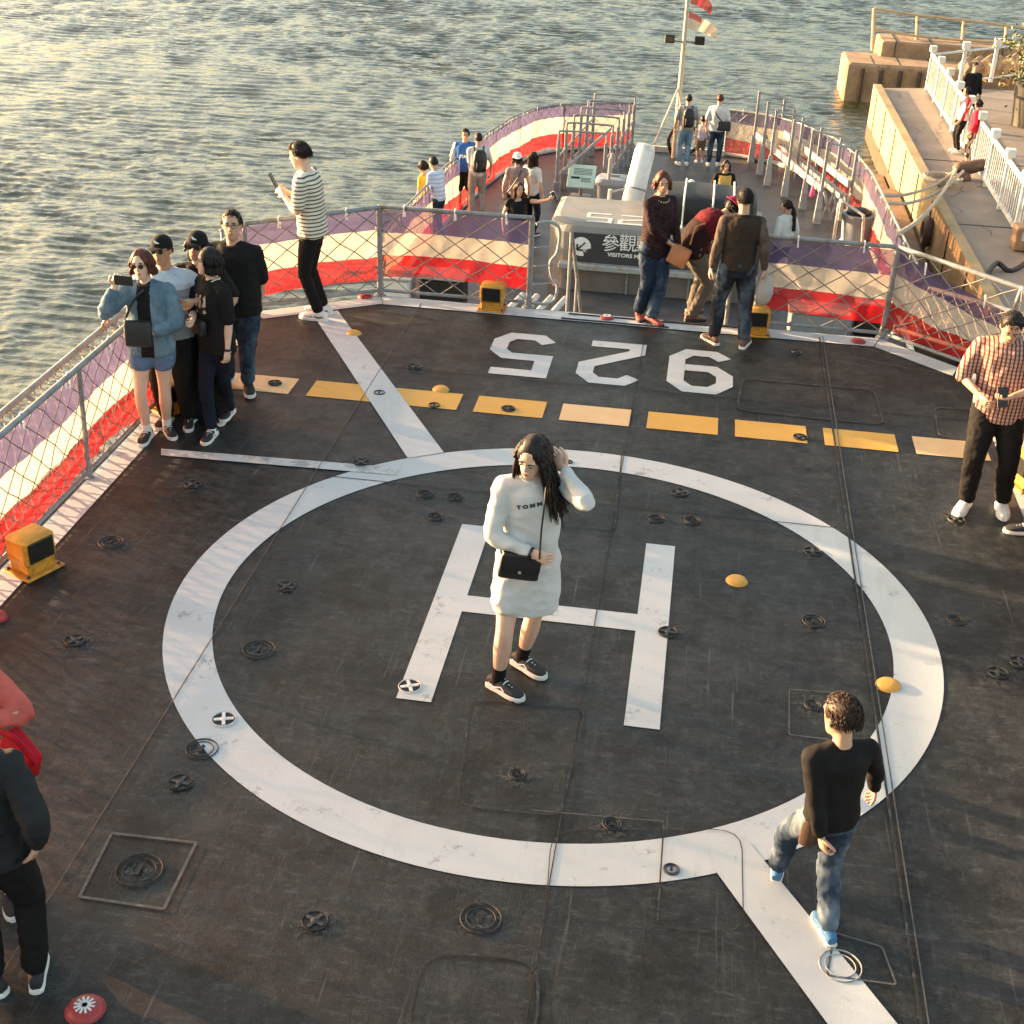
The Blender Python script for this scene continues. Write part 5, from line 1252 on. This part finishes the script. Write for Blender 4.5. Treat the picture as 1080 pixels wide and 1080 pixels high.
def rz(a): return Matrix.Rotation(R_(a), 3, 'Z')

# the woman in white
g0 = G(546, 727); rel = lambda x, y, dy: A(x, y, g0.y+dy)-g0
I = person('woman in white sweatshirt dress on the painted H, hand raised to long hair', (546, 727), 1.735, 196, sex='f', lean=(.045, 0), feet=(('px', 525, 727), ('px', 550, 704)), toes=(-44, -40),
           hands=(('px', 561, 583, -.20), ('px', 595, 494, -.03)), poles=((1, -.3, -.4), (-.45, 1.0, -.35)), head=(-34, 20, -9), vox=.0075, skin=SKIN_F, seed=1, palm=((-.3, -1, 0), (.4, 1, .2)), curl=(55, 45), side=2,
           top=dict(name='sweatshirt_dress', mats=[WHT], hem=.60, sleeve=1.96, ease=.013, boxy=.75, flare=.045, amp=.009, sw=1.05, neck=1.43, nsc=(5, 5, 9), collar=WHT),
           shoes=dict(mats=[BSH, WSOLE, WHITEP], sock=(BLK, .125), stripe=WHITEP), hair=dict(style='long', mat=BLACKHAIR, n=150, ends=[rel(592, 540, -.07), rel(597, 534, -.03), rel(586, 545, -.12), rel(580, 530, -.13), rel(590, 520, .05)], sp=.018, a0=.33, fringe=.062, th=.9))
vs2, fs2 = text_mb('T O M M I E', .046, .003)
nv_ = []; 
for v in vs2: nv_.append((v[0]*.82, v[1]*.62))
decal('chest_lettering', nv_, fs2, I['top'], tuple(rel(563, 536, -.16)), (1, 0.12, .22), (-.2, 0, 1), BLACK, I['top'])
pb = A(548, 597, g0.y-.20)
bag('shoulder_bag', pb, (.235, .06, .16), rz(12)@Matrix.Rotation(R_(8), 3, 'Y'), BLACK, 'small black flap bag at the hip of the woman in white', 'bag', strap=[A(529, 585, g0.y-.2), A(527, 575, g0.y-.12)], sr=.007)
q = MB(); st = [A(569, 590, g0.y-.24), A(571, 560, g0.y-.20), A(574, 535, g0.y-.185), A(576, 515, g0.y-.13), A(578, 503, g0.y-.04)]
q.tube(smoothpath([p-pb for p in st], 4), .0055, 6); q.build('strap', BLACK, bpy.data.objects['shoulder_bag'], True)
q = MB(); w_, d_, pn_, sv_ = I['wr'][0]; q.tube([w_-d_*.01, w_+d_*.004], .031*I['s'], 12); q.build('bracelet', BLACK, I['E'], True)

# the boy
g0 = G(857, 970)
I = person('boy in black long-sleeved top and washed jeans walking over the white line', (857, 970), 1.30, 24, sex='m', lean=(-.02, .0), headk=1.22, feet=(('px', 872, 990), ('px', 818, 929)), toes=(6, 30), lift=(0, .05), shoepitch=(0, -18), pz=.90,
           hands=(('px', 922, 832, .22), ('px', 868, 899, -.16)), poles=((1, -.6, -.6), (-1, -.7, 0)), head=(12, 8, 0), face=False, vox=.0085, seed=2, curl=(50, 40), fat=.9,
           top=dict(mats=[BLK], hem=.86, sleeve=1.88, ease=.024, boxy=.8, amp=.008, neck=1.43), bottom=dict(mats=[cloth('washed_jeans_denim', (.022, .036, .062), 'wash', (.17, .21, .25), 5.5)], ease=.018, amp=.010, waist=.98, nsc=(9, 9, 22)), shoes=dict(mats=[BLSH, WSOLE, WHITEP], k=1.08, stripe=WHITEP), hair=dict(style='crop', mat=hair_mat('dark_brown_hair', (.026, .012, .007)), th=.8, len=1.0))
bag('waist_bag', A(857, 872, g0.y-.03), (.15, .07, .15), rz(60), mat('brown_bag_cloth', (.05, .03, .02), .6, .2, 9, .2), 'dark brown bag hanging at the left side of the walking boy', 'bag', flap=False)

# man in checked shirt
CHK = cloth('checked_shirt_cotton', (.48, .31, .24), 'check', (.11, .028, .03), 34)
g0 = G(1037, 535)
I = person('man in open-necked checked shirt looking down at his phone by the right railing', (1037, 535), 1.64, 168, lean=(-.10, 0), feet=(('px', 1017, 536), ('px', 1055, 537)), toes=(14, -10), hands=(('px', 1034, 418, -.20), ('px', 1068, 418, -.26)), poles=((1, -.7, -.3), (-1, -.4, -.3)), head=(6, 32, 0), seed=3, palm=((-1, -.2, 0), (.3, -.2, .9)), fat=1.08, vox=.010,
           top=dict(mats=[CHK], hem=.80, sleeve=1.05, ease=.022, boxy=.9, amp=.008, sw=1.15, collar=CHK, belly=.02), bottom=dict(mats=[BLKT], ease=.022, amp=.007), shoes=dict(mats=[WSH, WSOLE, WHITEP], k=1.1), hair=dict(style='crop', mat=BLACKHAIR, quiff=.5))
w_, d_, pn_, sv_ = I['wr'][1]; phone(g0+w_+d_*.09+V((0, 0, .02)), (1, 0, .1), (0, .6, 1), 'dark phone held by the man in the checked shirt')

# man in striped tee
STR = cloth('striped_tee_cotton', (.66, .60, .48), 'stripe', (.09, .08, .085), 27)
g0 = G(338, 336)
I = person('tall man in striped tee and black jeans holding up a phone by the aft corner', (338, 336), 1.76, 88, lean=(-.10, 0), feet=(('px', 342, 331), ('px', 337, 338)), toes=(0, 6), hands=(('px', 303, 203, .08), ('px', 299, 206, -.10)), poles=((.4, -.3, -1), (-.4, -.3, -1)), head=(0, 12, 0), seed=4, palm=((-1, .2, .3), (1, .2, .3)), skin=SKIN_F, vox=.010,
           top=dict(mats=[STR], hem=.85, sleeve=.85, ease=.020, boxy=.7, amp=.007, sw=1.15), bottom=dict(mats=[BLKT], ease=.006, amp=.004), shoes=dict(mats=[WSH, WSOLE, WHITEP], k=1.08, stripe=BLACK), hair=dict(style='crop', mat=BROWNHAIR, quiff=1.2, th=1.1, len=1.2))
w_, d_, pn_, sv_ = I['wr'][1]; phone(A(288, 190, g0.y), (0, 1, 0), (-.5, 0, 1), 'dark phone held up by the man in the striped tee')

# group of five at the left railing
DEN = cloth('denim_jacket_cloth', (.085, .14, .19), 'wash', (.17, .24, .29), 6)
g0 = G(170, 465)
fn = lambda c, n: 1 if (abs(c[0]-.01) < .055 and c[1] > 0 and c[2] < .08) else 0
I = person('woman in round sunglasses, denim jacket and shorts taking a selfie at the left railing', (170, 465), 1.60, 192, sex='f', lean=(.0, 0), feet=(('px', 156, 462), ('px', 177, 456)), toes=(8, -26), hands=(('px', 121, 302, -.20), ('px', 158, 352, -.18)), poles=((.25, -.3, -1), (-1, -.5, -.2)), head=(-12, -3, 6), seed=5, skin=SKIN_F, vox=.009, palm=((-.2, 1, 0), (.5, .5, .2)), curl=(70, 40),
           top=dict(name='denim_jacket', mats=[DEN, BLK], fn=fn, hem=.84, sleeve=1.75, ease=.030, boxy=1, amp=.009, sw=1.2, collar=DEN), bottom=dict(name='shorts', mats=[cloth('denim_shorts', (.09, .14, .24), 'wash', (.16, .22, .34), 5)], len=.42, ease=.02, amp=.005),
           shoes=dict(mats=[BSH, WSOLE, WHITEP], sock=(WHITEP, .09)), hair=dict(style='bob', mat=REDHAIR, len=.07, n=120, a0=.36), glasses='sun')
phone(A(130, 296, g0.y-.32), (0, 0, 1), (1, 0, 0), 'dark phone held sideways by the woman in the denim jacket')
bag('shoulder_bag', A(146, 352, g0.y-.27), (.21, .09, .20), rz(10), BLACK, 'large black bag on the front of the woman in the denim jacket', 'bag', strap=[A(133, 335, g0.y-.2), A(140, 318, g0.y-.16), A(152, 306, g0.y-.10)], flap=False, sr=.01)
g0 = V(head2foot(171, 253, 1.60, 0))
GRYB = cloth('light_blue_yoke', (.42, .50, .58)); GRY2 = cloth('grey_polo_cotton', (.24, .27, .30), 'stripe', (.28, .31, .34), 60)
I = person('stout man in black cap and grey shirt with pale blue yoke, hand on the railing', None, 1.60, 185, root=g0, fat=1.22, lean=(.0, 0), hands=(('px', 112, 336, -.05), ('px', 204, 318, -.20)), poles=((1, -.4, -.5), (-1, .2, -.6)), head=(-6, -6, 4), seed=6, skin=SKIN_D, vox=.010, palm=((0, 0, -1), (0, -1, 0)),
           top=dict(mats=[GRY2, GRYB], fn=lambda c, n: 1 if c[2] > -.08 else 0, hem=.86, sleeve=.85, ease=.022, boxy=.9, amp=.006, belly=.05, collar=GRYB), bottom=dict(mats=[BLKT], ease=.025), shoes=SH_B, hair=dict(style='crop'), cap=dict(mat=BLK, logo=1), glasses='sun')
g0 = V(head2foot(206, 246, 1.62, 0))
I = person('person in black cap and black button top standing behind the group', None, 1.60, 188, root=g0, sex='f', fat=1.08, feet=(('l', .12, 0), ('l', -.10, 0)), hands=(('px', 196, 335, -.16), ('px', 236, 330, -.15)), head=(-4, -6, -4), seed=7, skin=SKIN_D, vox=.010,
           top=dict(mats=[BLK], hem=.80, sleeve=.9, ease=.026, boxy=.9, amp=.006), bottom=dict(mats=[BLKT], ease=.05, ankle=.09, amp=.008), shoes=SH_B, hair=dict(style='bob', len=.04, n=50, mat=BLACKHAIR), cap=dict(mat=BLK, logo=1), glasses='sun')
g0 = G(237, 455)
I = person('girl in black tee with pale print and dark jeans, face turned left', (237, 455), 1.56, 146, sex='f', lean=(-.02, 0), feet=(('px', 224, 461), ('px', 243, 441)), toes=(-30, -30), hands=(('px', 203, 338, -.20), ('px', 240, 372, -.12)), poles=((1, -.6, -.5), (-.4, -1, -.1)), head=(-30, -6, 0), seed=8, skin=SKIN_F, vox=.009, palm=((0, 1, .3), None),
           top=dict(mats=[BLK], hem=.80, sleeve=.9, ease=.024, boxy=.9, amp=.007, sw=1.15, collar=cloth('cream_trim', (.6, .55, .45))), bottom=dict(mats=[JEAND], ease=.008, amp=.005), shoes=dict(mats=[BSH, WSOLE, WHITEP], stripe=WHITEP, sock=(WHITEP, .08)), hair=dict(style='bob', mat=BLACKHAIR, len=.08, n=130, a0=.38), glasses='wire')
q = MB(); 
for x, y, a, b_ in ((-.055, .03, .04, .11), (.0, .03, .035, .12), (.05, .04, .04, .10), (.05, -.04, .035, .05), (-.05, -.06, .05, .03)): q.add([(x-a/2, y-b_/2, 0), (x+a/2, y-b_/2+.01, 0), (x+a/2-.006, y+b_/2, 0), (x-a/2+.01, y+b_/2-.012, 0)], [(0, 1, 2, 3)])
decal('tee_print', [(v[0], v[1]) for v in q.v], q.f, I['top'], tuple(I['sp'](1.25)[0]), (.83, -.56, 0), (0, 0, 1), cloth('faded_print', (.50, .38, .32), 'blocks', (.2, .12, .1), 30), I['top'])
q = MB(); w_, d_, pn_, sv_ = I['wr'][1]; q.tube([w_-d_*.012, w_+d_*.008], .029*I['s'], 12); q.build('wristwatch', BLACK, I['E'], True)
bag('waist_bag', A(210, 345, g0.y-.17), (.14, .06, .12), rz(-35), BLACK, 'small black pouch in front of the girl in the black printed tee', 'bag', flap=False)
g0 = V(head2foot(244, 226, 1.68, 0))
I = person('man in glasses, plain black tee and blue jeans at the back of the group', None, 1.68, 184, root=g0, fat=1.1, feet=(('px', 241, 407), ('px', 262, 412)), toes=(10, -20), hands=(('px', 208, 300, -.02), ('px', 273, 326, .04)), poles=((1, -.6, -.5), (-.6, -1, 0)), head=(8, -6, 0), seed=9, vox=.010,
           top=dict(mats=[BLK], hem=.84, sleeve=.9, ease=.026, boxy=.9, amp=.007, sw=1.15), bottom=dict(mats=[JEAN], ease=.018, amp=.008), shoes=dict(mats=[BSH, WSOLE, BLACK], k=1.1), hair=dict(style='crop', mat=BLACKHAIR), glasses='wire')

# three at the ladder opening
g0 = G(682, 338)
PUR = cloth('dark_plum_knit', (.032, .014, .016), 'blocks', (.016, .008, .010), 40)
I = person('woman in dark plum top, bead necklace and red shoes, reaching to the bent woman', (682, 338), 1.54, 222, sex='f', fat=1.02, lean=(.03, 0), feet=(('px', 673, 335), ('px', 686, 341)), toes=(30, -10), hands=(('px', 706, 256, -.1), ('px', 716, 262, -.05)), poles=((1, .2, -.9), (-.5, -.3, -1)), head=(-30, 6, 0), seed=10, vox=.011,
           top=dict(mats=[PUR], hem=.78, sleeve=1.75, ease=.02, boxy=.8, amp=.007), bottom=dict(mats=[JEAN], ease=.018, ankle=.055, amp=.008), shoes=dict(mats=[RSH, BSOLE, BLACK]), hair=dict(style='bob', mat=REDHAIR, len=.05, n=120, a0=.36, th=1.5))
q = MB(); cc = I['sp'](1.44)[0]
for k in range(18): a = 2*PI*k/18; q.ball(cc+I['rt']*.075*math.sin(a)+I['fw']*(.07*math.cos(a)+.02)+V((0, 0, -.03*math.cos(a)+.01)), (.009,)*3, n=8, m=4)
q.build('necklace', mat('amber_beads', (.5, .35, .2), .3, .1, 9, 0), I['E'], True)
g0 = G(723, 336)
RED = cloth('red_jacket_cloth', (.10, .006, .012)); DRED = cloth('dark_maroon_cloth', (.02, .006, .007))
I = person('woman in magenta hat and red jacket bending forward at the ladder opening', (723, 336), 1.50, 296, sex='f', fat=1.1, lean=(-.02, 0), bend=62, pz=.87, feet=(('l', .10, .02), ('l', -.12, .12)), hands=(('px', 752, 275, .15), ('px', 742, 288, .25)), head=(0, 48, 0), seed=11, face=False, vox=.011,
           top=dict(mats=[DRED, RED], fn=lambda c, n: 1 if c[2] > -.22 else 0, hem=.84, sleeve=1.8, ease=.026, boxy=.9, amp=.008, name='jacket'), bottom=dict(mats=[cloth('grey_brown_slacks', (.10, .085, .07))], ease=.022, amp=.008), shoes=dict(mats=[BRSH, BSOLE, BRSH]), hair=dict(style='bob', len=.05, n=40), cap=dict(mat=cloth('magenta_hat_felt', (.26, .015, .07)), brim='all', name='hat'))
bag('handbag', A(716, 270, g0.y-.24), (.21, .11, .20), rz(-10)@Matrix.Rotation(R_(20), 3, 'Y'), mat('tan_leather', (.42, .16, .06), .5, .15, 8, .2), 'tan leather handbag hanging from the bending woman in red', 'bag', strap=[A(728, 258, g0.y-.2), A(734, 240, g0.y-.16), A(744, 236, g0.y-.10)], flap=False, sr=.008)
g0 = G(768, 364)
WC = cloth('brown_waistcoat_cloth', (.034, .024, .018)); SLV = cloth('grey_brown_sleeve', (.10, .072, .055), 'blocks', (.07, .05, .04), 14)
I = person('man seen from behind in brown waistcoat over grey sleeves and washed jeans', (768, 364), 1.55, 4, fat=.98, lean=(.0, .02), feet=(('px', 784, 366), ('px', 752, 362)), toes=(18, -30), hands=(('px', 806, 285, .0), ('px', 748, 290, -.02)), poles=((.3, -1, 0), (-.3, -1, 0)), head=(10, 4, 0), seed=12, face=False, vox=.010,
           top=dict(mats=[WC, SLV], fn=lambda c, n: 1 if abs(c[0]) > .185 else 0, hem=.87, sleeve=1.9, ease=.016, boxy=.95, amp=.007, sw=1.1, name='waistcoat', collar=WC), bottom=dict(mats=[cloth('washed_black_denim', (.014, .018, .026), 'wash', (.12, .15, .19), 4)], ease=.022, amp=.008, waist=.97), shoes=dict(mats=[BRSH, WSOLE, BRSH], k=1.1), hair=dict(style='crop', mat=BLACKHAIR, th=.9))
q = MB(); q.ball((0, 0, 0), (.09, .06, .16), n=14); q.tube([(0, 0, .13), (.0, 0, .24)], [.03, .008], 8); tag(q.build('plastic_bag', cloth('thin_white_plastic', (.55, .52, .48), rough=.4, trans=.4), None, True, loc=A(806, 306, g0.y+.02)), 'thin pale plastic bag hanging from the right hand of the waistcoat man', 'bag')

# foreground left
g0 = G(12, 1043)
I = person('man in charcoal hooded top and black trousers walking at the bottom left edge', (12, 1043), 1.58, 12, lean=(.0, 0), feet=(('px', 40, 1036), ('px', -6, 1044)), toes=(-10, -60), hands=(('px', 38, 890, .02), None), poles=((.7, -1, 0), None), head=(10, 10, 0), seed=13, face=False, vox=.010, fat=1.0,
           top=dict(mats=[GREYC], hem=.84, sleeve=1.9, ease=.020, boxy=.95, amp=.010, sw=1.15, hood=1, name='hooded_top'), bottom=dict(mats=[BLKT], ease=.016, amp=.007), shoes=dict(mats=[BSH, WSOLE, BLACK]), hair=dict(style='short'))
p_ = G(-58, 706, 1.36)
PINK = cloth('coral_pink_knit', (.50, .105, .085), var=.2)
I = person('person in coral pink long-sleeved top at the left edge of the deck', None, 1.62, 200, root=(p_.x, p_.y, 0), sex='f', hands=(None, ('px', -30, 762, -.16)), poles=(None, (-1, -.4, -.3)), seed=14, vox=.011, top=dict(mats=[PINK], hem=.84, sleeve=1.8, ease=.016, amp=.013), bottom=dict(mats=[BLKT]), shoes=SH_B, hair=dict(style='bob', len=.1, n=60))
bag('shoulder_bag', A(22, 795, p_.y-.10), (.20, .10, .17), rz(-30)@Matrix.Rotation(R_(25), 3, 'Y'), cloth('bright_red_nylon', (.42, .01, .02)), 'bright red bag with black and white straps behind the hooded man', 'bag', strap=[A(2, 772, p_.y-.15), A(18, 781, p_.y-.18), A(38, 805, p_.y-.16)], flap=False, sr=.014)
I = person('person at the right edge of whom only a black shoe with white sole shows', (1100, 556), 1.66, 80, lean=(.05, 0), feet=(('px', 1108, 548), ('px', 1085, 563)), toes=(0, -12), hands=(None, None), seed=15, vox=.012, top=dict(mats=[BLK]), bottom=dict(mats=[BLKT], ankle=.05), shoes=SH_B, hair=dict(style='short'))

# lower deck
def low(label, hx, hy, H, h, **k):
    vx = k.pop('vox', .016); k.setdefault('face', False)
    return person(label, None, H, h, root=head2foot(hx, hy, H, LZ), vox=vx, **k)
YEL2 = cloth('mustard_tee_cotton', (.55, .34, .05)); PBL = cloth('pale_blue_striped_shirt', (.58, .62, .72), 'stripe', (.36, .44, .62), 14); RBL = cloth('royal_blue_tee_cotton', (.03, .11, .34)); GRT = cloth('grey_tee_cotton', (.26, .25, .24)); TAU = cloth('taupe_top', (.26, .18, .17))
def backpack(I, m, label):
    c, f = I['sp'](1.22); c = c-f[1]*.19*I['s']; e = empty('backpack', I['org']+c, label, 'backpack'); q = MB(); s = I['s']
    R3 = Matrix((f[0], f[1], f[2])).transposed(); secs = [(V((0, 0, z*s)), V((a*s, 0, 0)), V((0, b_*s, 0))) for z, a, b_ in ((-.23, .11, .05), (-.20, .14, .085), (0, .15, .10), (.15, .13, .085), (.22, .08, .04))]
    q.loft([(R3@a, R3@b_, R3@c_) for a, b_, c_ in secs], 20, p=3.2); q.build('pack_body', m, e, True)
    for sx in (-1, 1):
        q = MB(); q.tube(smoothpath([R3@V((sx*.09*s, .06*s, .16*s)), R3@V((sx*.105*s, .16*s, .25*s)), R3@V((sx*.11*s, .30*s, .17*s)), R3@V((sx*.12*s, .32*s, -.02*s)), R3@V((sx*.15*s, .18*s, -.16*s))], 4), .017*s, 6); q.build('shoulder_strap', m, e, True)
    q = MB(); q.loft([(R3@V((0, -.10*s, z*s)), R3@V((.09*s, 0, 0)), R3@V((0, b_*s, 0))) for z, b_ in ((-.17, .01), (-.15, .03), (-.03, .03), (-.01, .01))], 14, p=3); q.build('front_pocket', m, e, True)
I = low('child in mustard tee leaning on the left lower railing', 451, 172, 1.36, 75, headk=1.1, lean=(-.06, 0), hands=(('l', .1, .35, 1.02-.93), ('l', -.1, .35, 1.02-.93)), seed=20, top=dict(mats=[YEL2], sleeve=.85), bottom=dict(mats=[BLKT], name='shorts', len=.9), shoes=SH_W, hair=dict(style='bob', len=.03, n=50))
I = low('person in pale blue striped shirt leaning on the left lower railing', 464, 168, 1.50, 62, lean=(-.05, .05), bend=12, hands=(('l', .1, .38, .08), ('l', -.1, .38, .08)), seed=21, top=dict(mats=[PBL], sleeve=.95), bottom=dict(mats=[JEAN]), shoes=SH_W, hair=dict(style='short'))
I = low('boy in royal blue tee with white print and black shorts facing the camera', 491, 137, 1.58, 188, face=True, vox=.013, feet=(('l', .09, .0), ('l', -.10, .05)), seed=22, skin=SKIN, top=dict(mats=[RBL, WHT], fn=lambda c, n: 1 if c[0] > .20 else 0, sleeve=.95, boxy=.9, ease=.024), bottom=dict(mats=[BLKT], name='shorts', len=.9, ease=.03), shoes=SH_W, hair=dict(style='short'))
vs2, fs2 = text_mb('STAR', .075, .004); decal('tee_print', [(v[0], v[1]) for v in vs2], fs2, I['top'], tuple(V((0, -.05, 1.19*I['s']))), (1, 0, 0), (0, 0, 1), WHITEP, I['top'], off=.008)
I = low('person in white top with black backpack turned away behind the blue-tee boy', 505, 142, 1.56, 20, seed=23, lean=(.0, .0), hands=(None, ('l', -.12, .15, .62)), top=dict(mats=[WHT], sleeve=.9), bottom=dict(mats=[GRT], ease=.02), shoes=SH_W, hair=dict(style='short'))
backpack(I, BLACK, 'black backpack on the back of the person beside the blue-tee boy')
I = low('woman in white cap and taupe top seen from behind with a cross strap', 546, 163, 1.55, 10, sex='f', seed=24, top=dict(mats=[TAU], sleeve=.25), bottom=dict(mats=[BLKT], ease=.02), shoes=SH_W, hair=dict(style='bob', len=.08, n=60), cap=dict(mat=cloth('white_cap_cotton', (.72, .70, .68)), back=1))
q = MB(); sp_ = I['sp']; f_ = sp_(1.4)[1]; q.tube(smoothpath([sp_(1.44)[0]+f_[0]*.08, sp_(1.38)[0]+f_[0]*.06-f_[1]*.12, sp_(1.2)[0]-f_[1]*.15-f_[0]*.04, sp_(1.0)[0]-f_[1]*.13-f_[0]*.16], 4), .011, 6); q.build('cross_strap', BLACK, I['E'], True)
I = low('long-haired woman in white tee and dark trousers beside the white-capped woman', 562, 162, 1.52, 330, sex='f', seed=25, top=dict(mats=[WHT], sleeve=.8), bottom=dict(mats=[JEAND], ease=.01), shoes=SH_B, hair=dict(style='long', mat=BROWNHAIR, len=.22, n=70))
I = low('long-haired woman in black top holding a phone at arm length for a selfie', 547, 194, 1.58, 196, sex='f', face=True, vox=.011, seed=26, skin=SKIN, hands=(None, ('px', 585, 210, -.25)), poles=(None, (-.3, 0, -1)), head=(8, 0, -4), palm=(None, (.3, -.6, .6)), top=dict(mats=[BLK], sleeve=.3, neck=1.42), bottom=dict(mats=[JEAND], ease=.01), shoes=SH_B, hair=dict(style='long', mat=hair_mat('chestnut_hair', (.06, .022, .010)), len=.26, n=110, a0=.34))
w_, d_, pn_, sv_ = I['wr'][1]; phone(I['org']+w_+d_*.11+V((-.02, 0, .04)), (1, 0, .5), (-.4, 0, 1), 'white phone at the end of the outstretched arm of the woman in black', WHITEP)
I = low('adult in grey shirt and jeans looking out from the stern beside the mast', 727, 101, 1.52, 12, seed=27, top=dict(mats=[GRT], sleeve=.95, boxy=.9, ease=.025), bottom=dict(mats=[JEANL], ease=.02), shoes=SH_W, hair=dict(style='short'))
backpack(I, BLACK, 'black backpack on the adult in grey beside the mast')
I = low('small child in pale shirt between two adults at the stern', 742, 125, .98, 5, headk=1.35, seed=28, hands=(('l', .3, .1, .25), ('l', -.3, .1, .25)), top=dict(mats=[cloth('pale_lilac_shirt', (.56, .55, .66))], sleeve=.9), bottom=dict(mats=[cloth('khaki_shorts', (.2, .14, .09))], name='shorts', len=1.1, ease=.02), shoes=SH_W, hair=dict(style='short'))
I = low('adult in white tee and jeans with black side bag at the stern', 760, 101, 1.54, 355, seed=29, feet=(('l', .10, .05), ('l', -.12, -.05)), top=dict(mats=[WHT], sleeve=.9, boxy=.9, ease=.025), bottom=dict(mats=[JEAN], ease=.016), shoes=SH_W, hair=dict(style='short', mat=REDHAIR))
s_ = I['sp']; f_ = s_(1.2)[1]; O = I['org']
bag('side_bag', O+s_(1.02)[0]+f_[0]*.16-f_[1]*.12, (.30, .10, .20), rz(-5), BLACK, 'black side bag on the adult in the white tee at the stern', 'bag', strap=[O+s_(1.1)[0]+f_[0]*.12-f_[1]*.15, O+s_(1.3)[0]-f_[1]*.15-f_[0]*.04, O+s_(1.43)[0]-f_[0]*.11], flap=False, sr=.012)
I = low('woman in yellow top with black short sleeves walking behind the covered machine', 766, 170, 1.50, 190, sex='f', face=True, vox=.013, seed=30, top=dict(mats=[cloth('yellow_blouse', (.62, .36, .10)), BLK], fn=lambda c, n: 1 if abs(c[0]) > .13 or c[2] > .03 else 0, sleeve=.9, ease=.02), bottom=dict(mats=[JEAND]), shoes=SH_B, hair=dict(style='long', len=.10, n=70, mat=BROWNHAIR))
I = low('girl in white hooded top with a long dark ponytail, seen from behind', 832, 213, 1.50, 40, sex='f', vox=.012, head=(25, 2, 0), seed=31, top=dict(mats=[WHT], sleeve=1.9, ease=.03, boxy=.9, hood=1, sw=1.2), bottom=dict(mats=[JEAND]), shoes=SH_W, hair=dict(style='short', mat=BROWNHAIR, pony=.34))
# pier
I = low('man in dark jacket walking on the pier behind the white fence', 1029, 67, 1.62, 200, seed=32, vox=.02, top=dict(mats=[BLK], sleeve=1.9, ease=.03), bottom=dict(mats=[BLKT]), shoes=SH_B, hair=dict(style='crop'))
I = low('person in red and white top on the pier nearest the dark-jacketed man', 1022, 93, 1.50, 100, sex='f', seed=33, vox=.02, hands=(('l', .1, .3, .2), ('l', -.1, .3, .2)), top=dict(mats=[cloth('red_pier_top', (.50, .03, .04), 'blocks', (.6, .5, .45), 6)], sleeve=1.5, ease=.025), bottom=dict(mats=[BLKT]), shoes=SH_W, hair=dict(style='bob', len=.05, n=30))
I = low('person in plain bright red jacket closest to the camera on the pier', 1034, 106, 1.45, 70, sex='f', seed=34, vox=.02, top=dict(mats=[cloth('bright_red_jacket', (.55, .02, .05))], sleeve=1.8, ease=.03), bottom=dict(mats=[cloth('patterned_trousers', (.3, .25, .22), 'blocks', (.05, .03, .03), 9)]), shoes=SH_B, hair=dict(style='bob', len=.05, n=30))
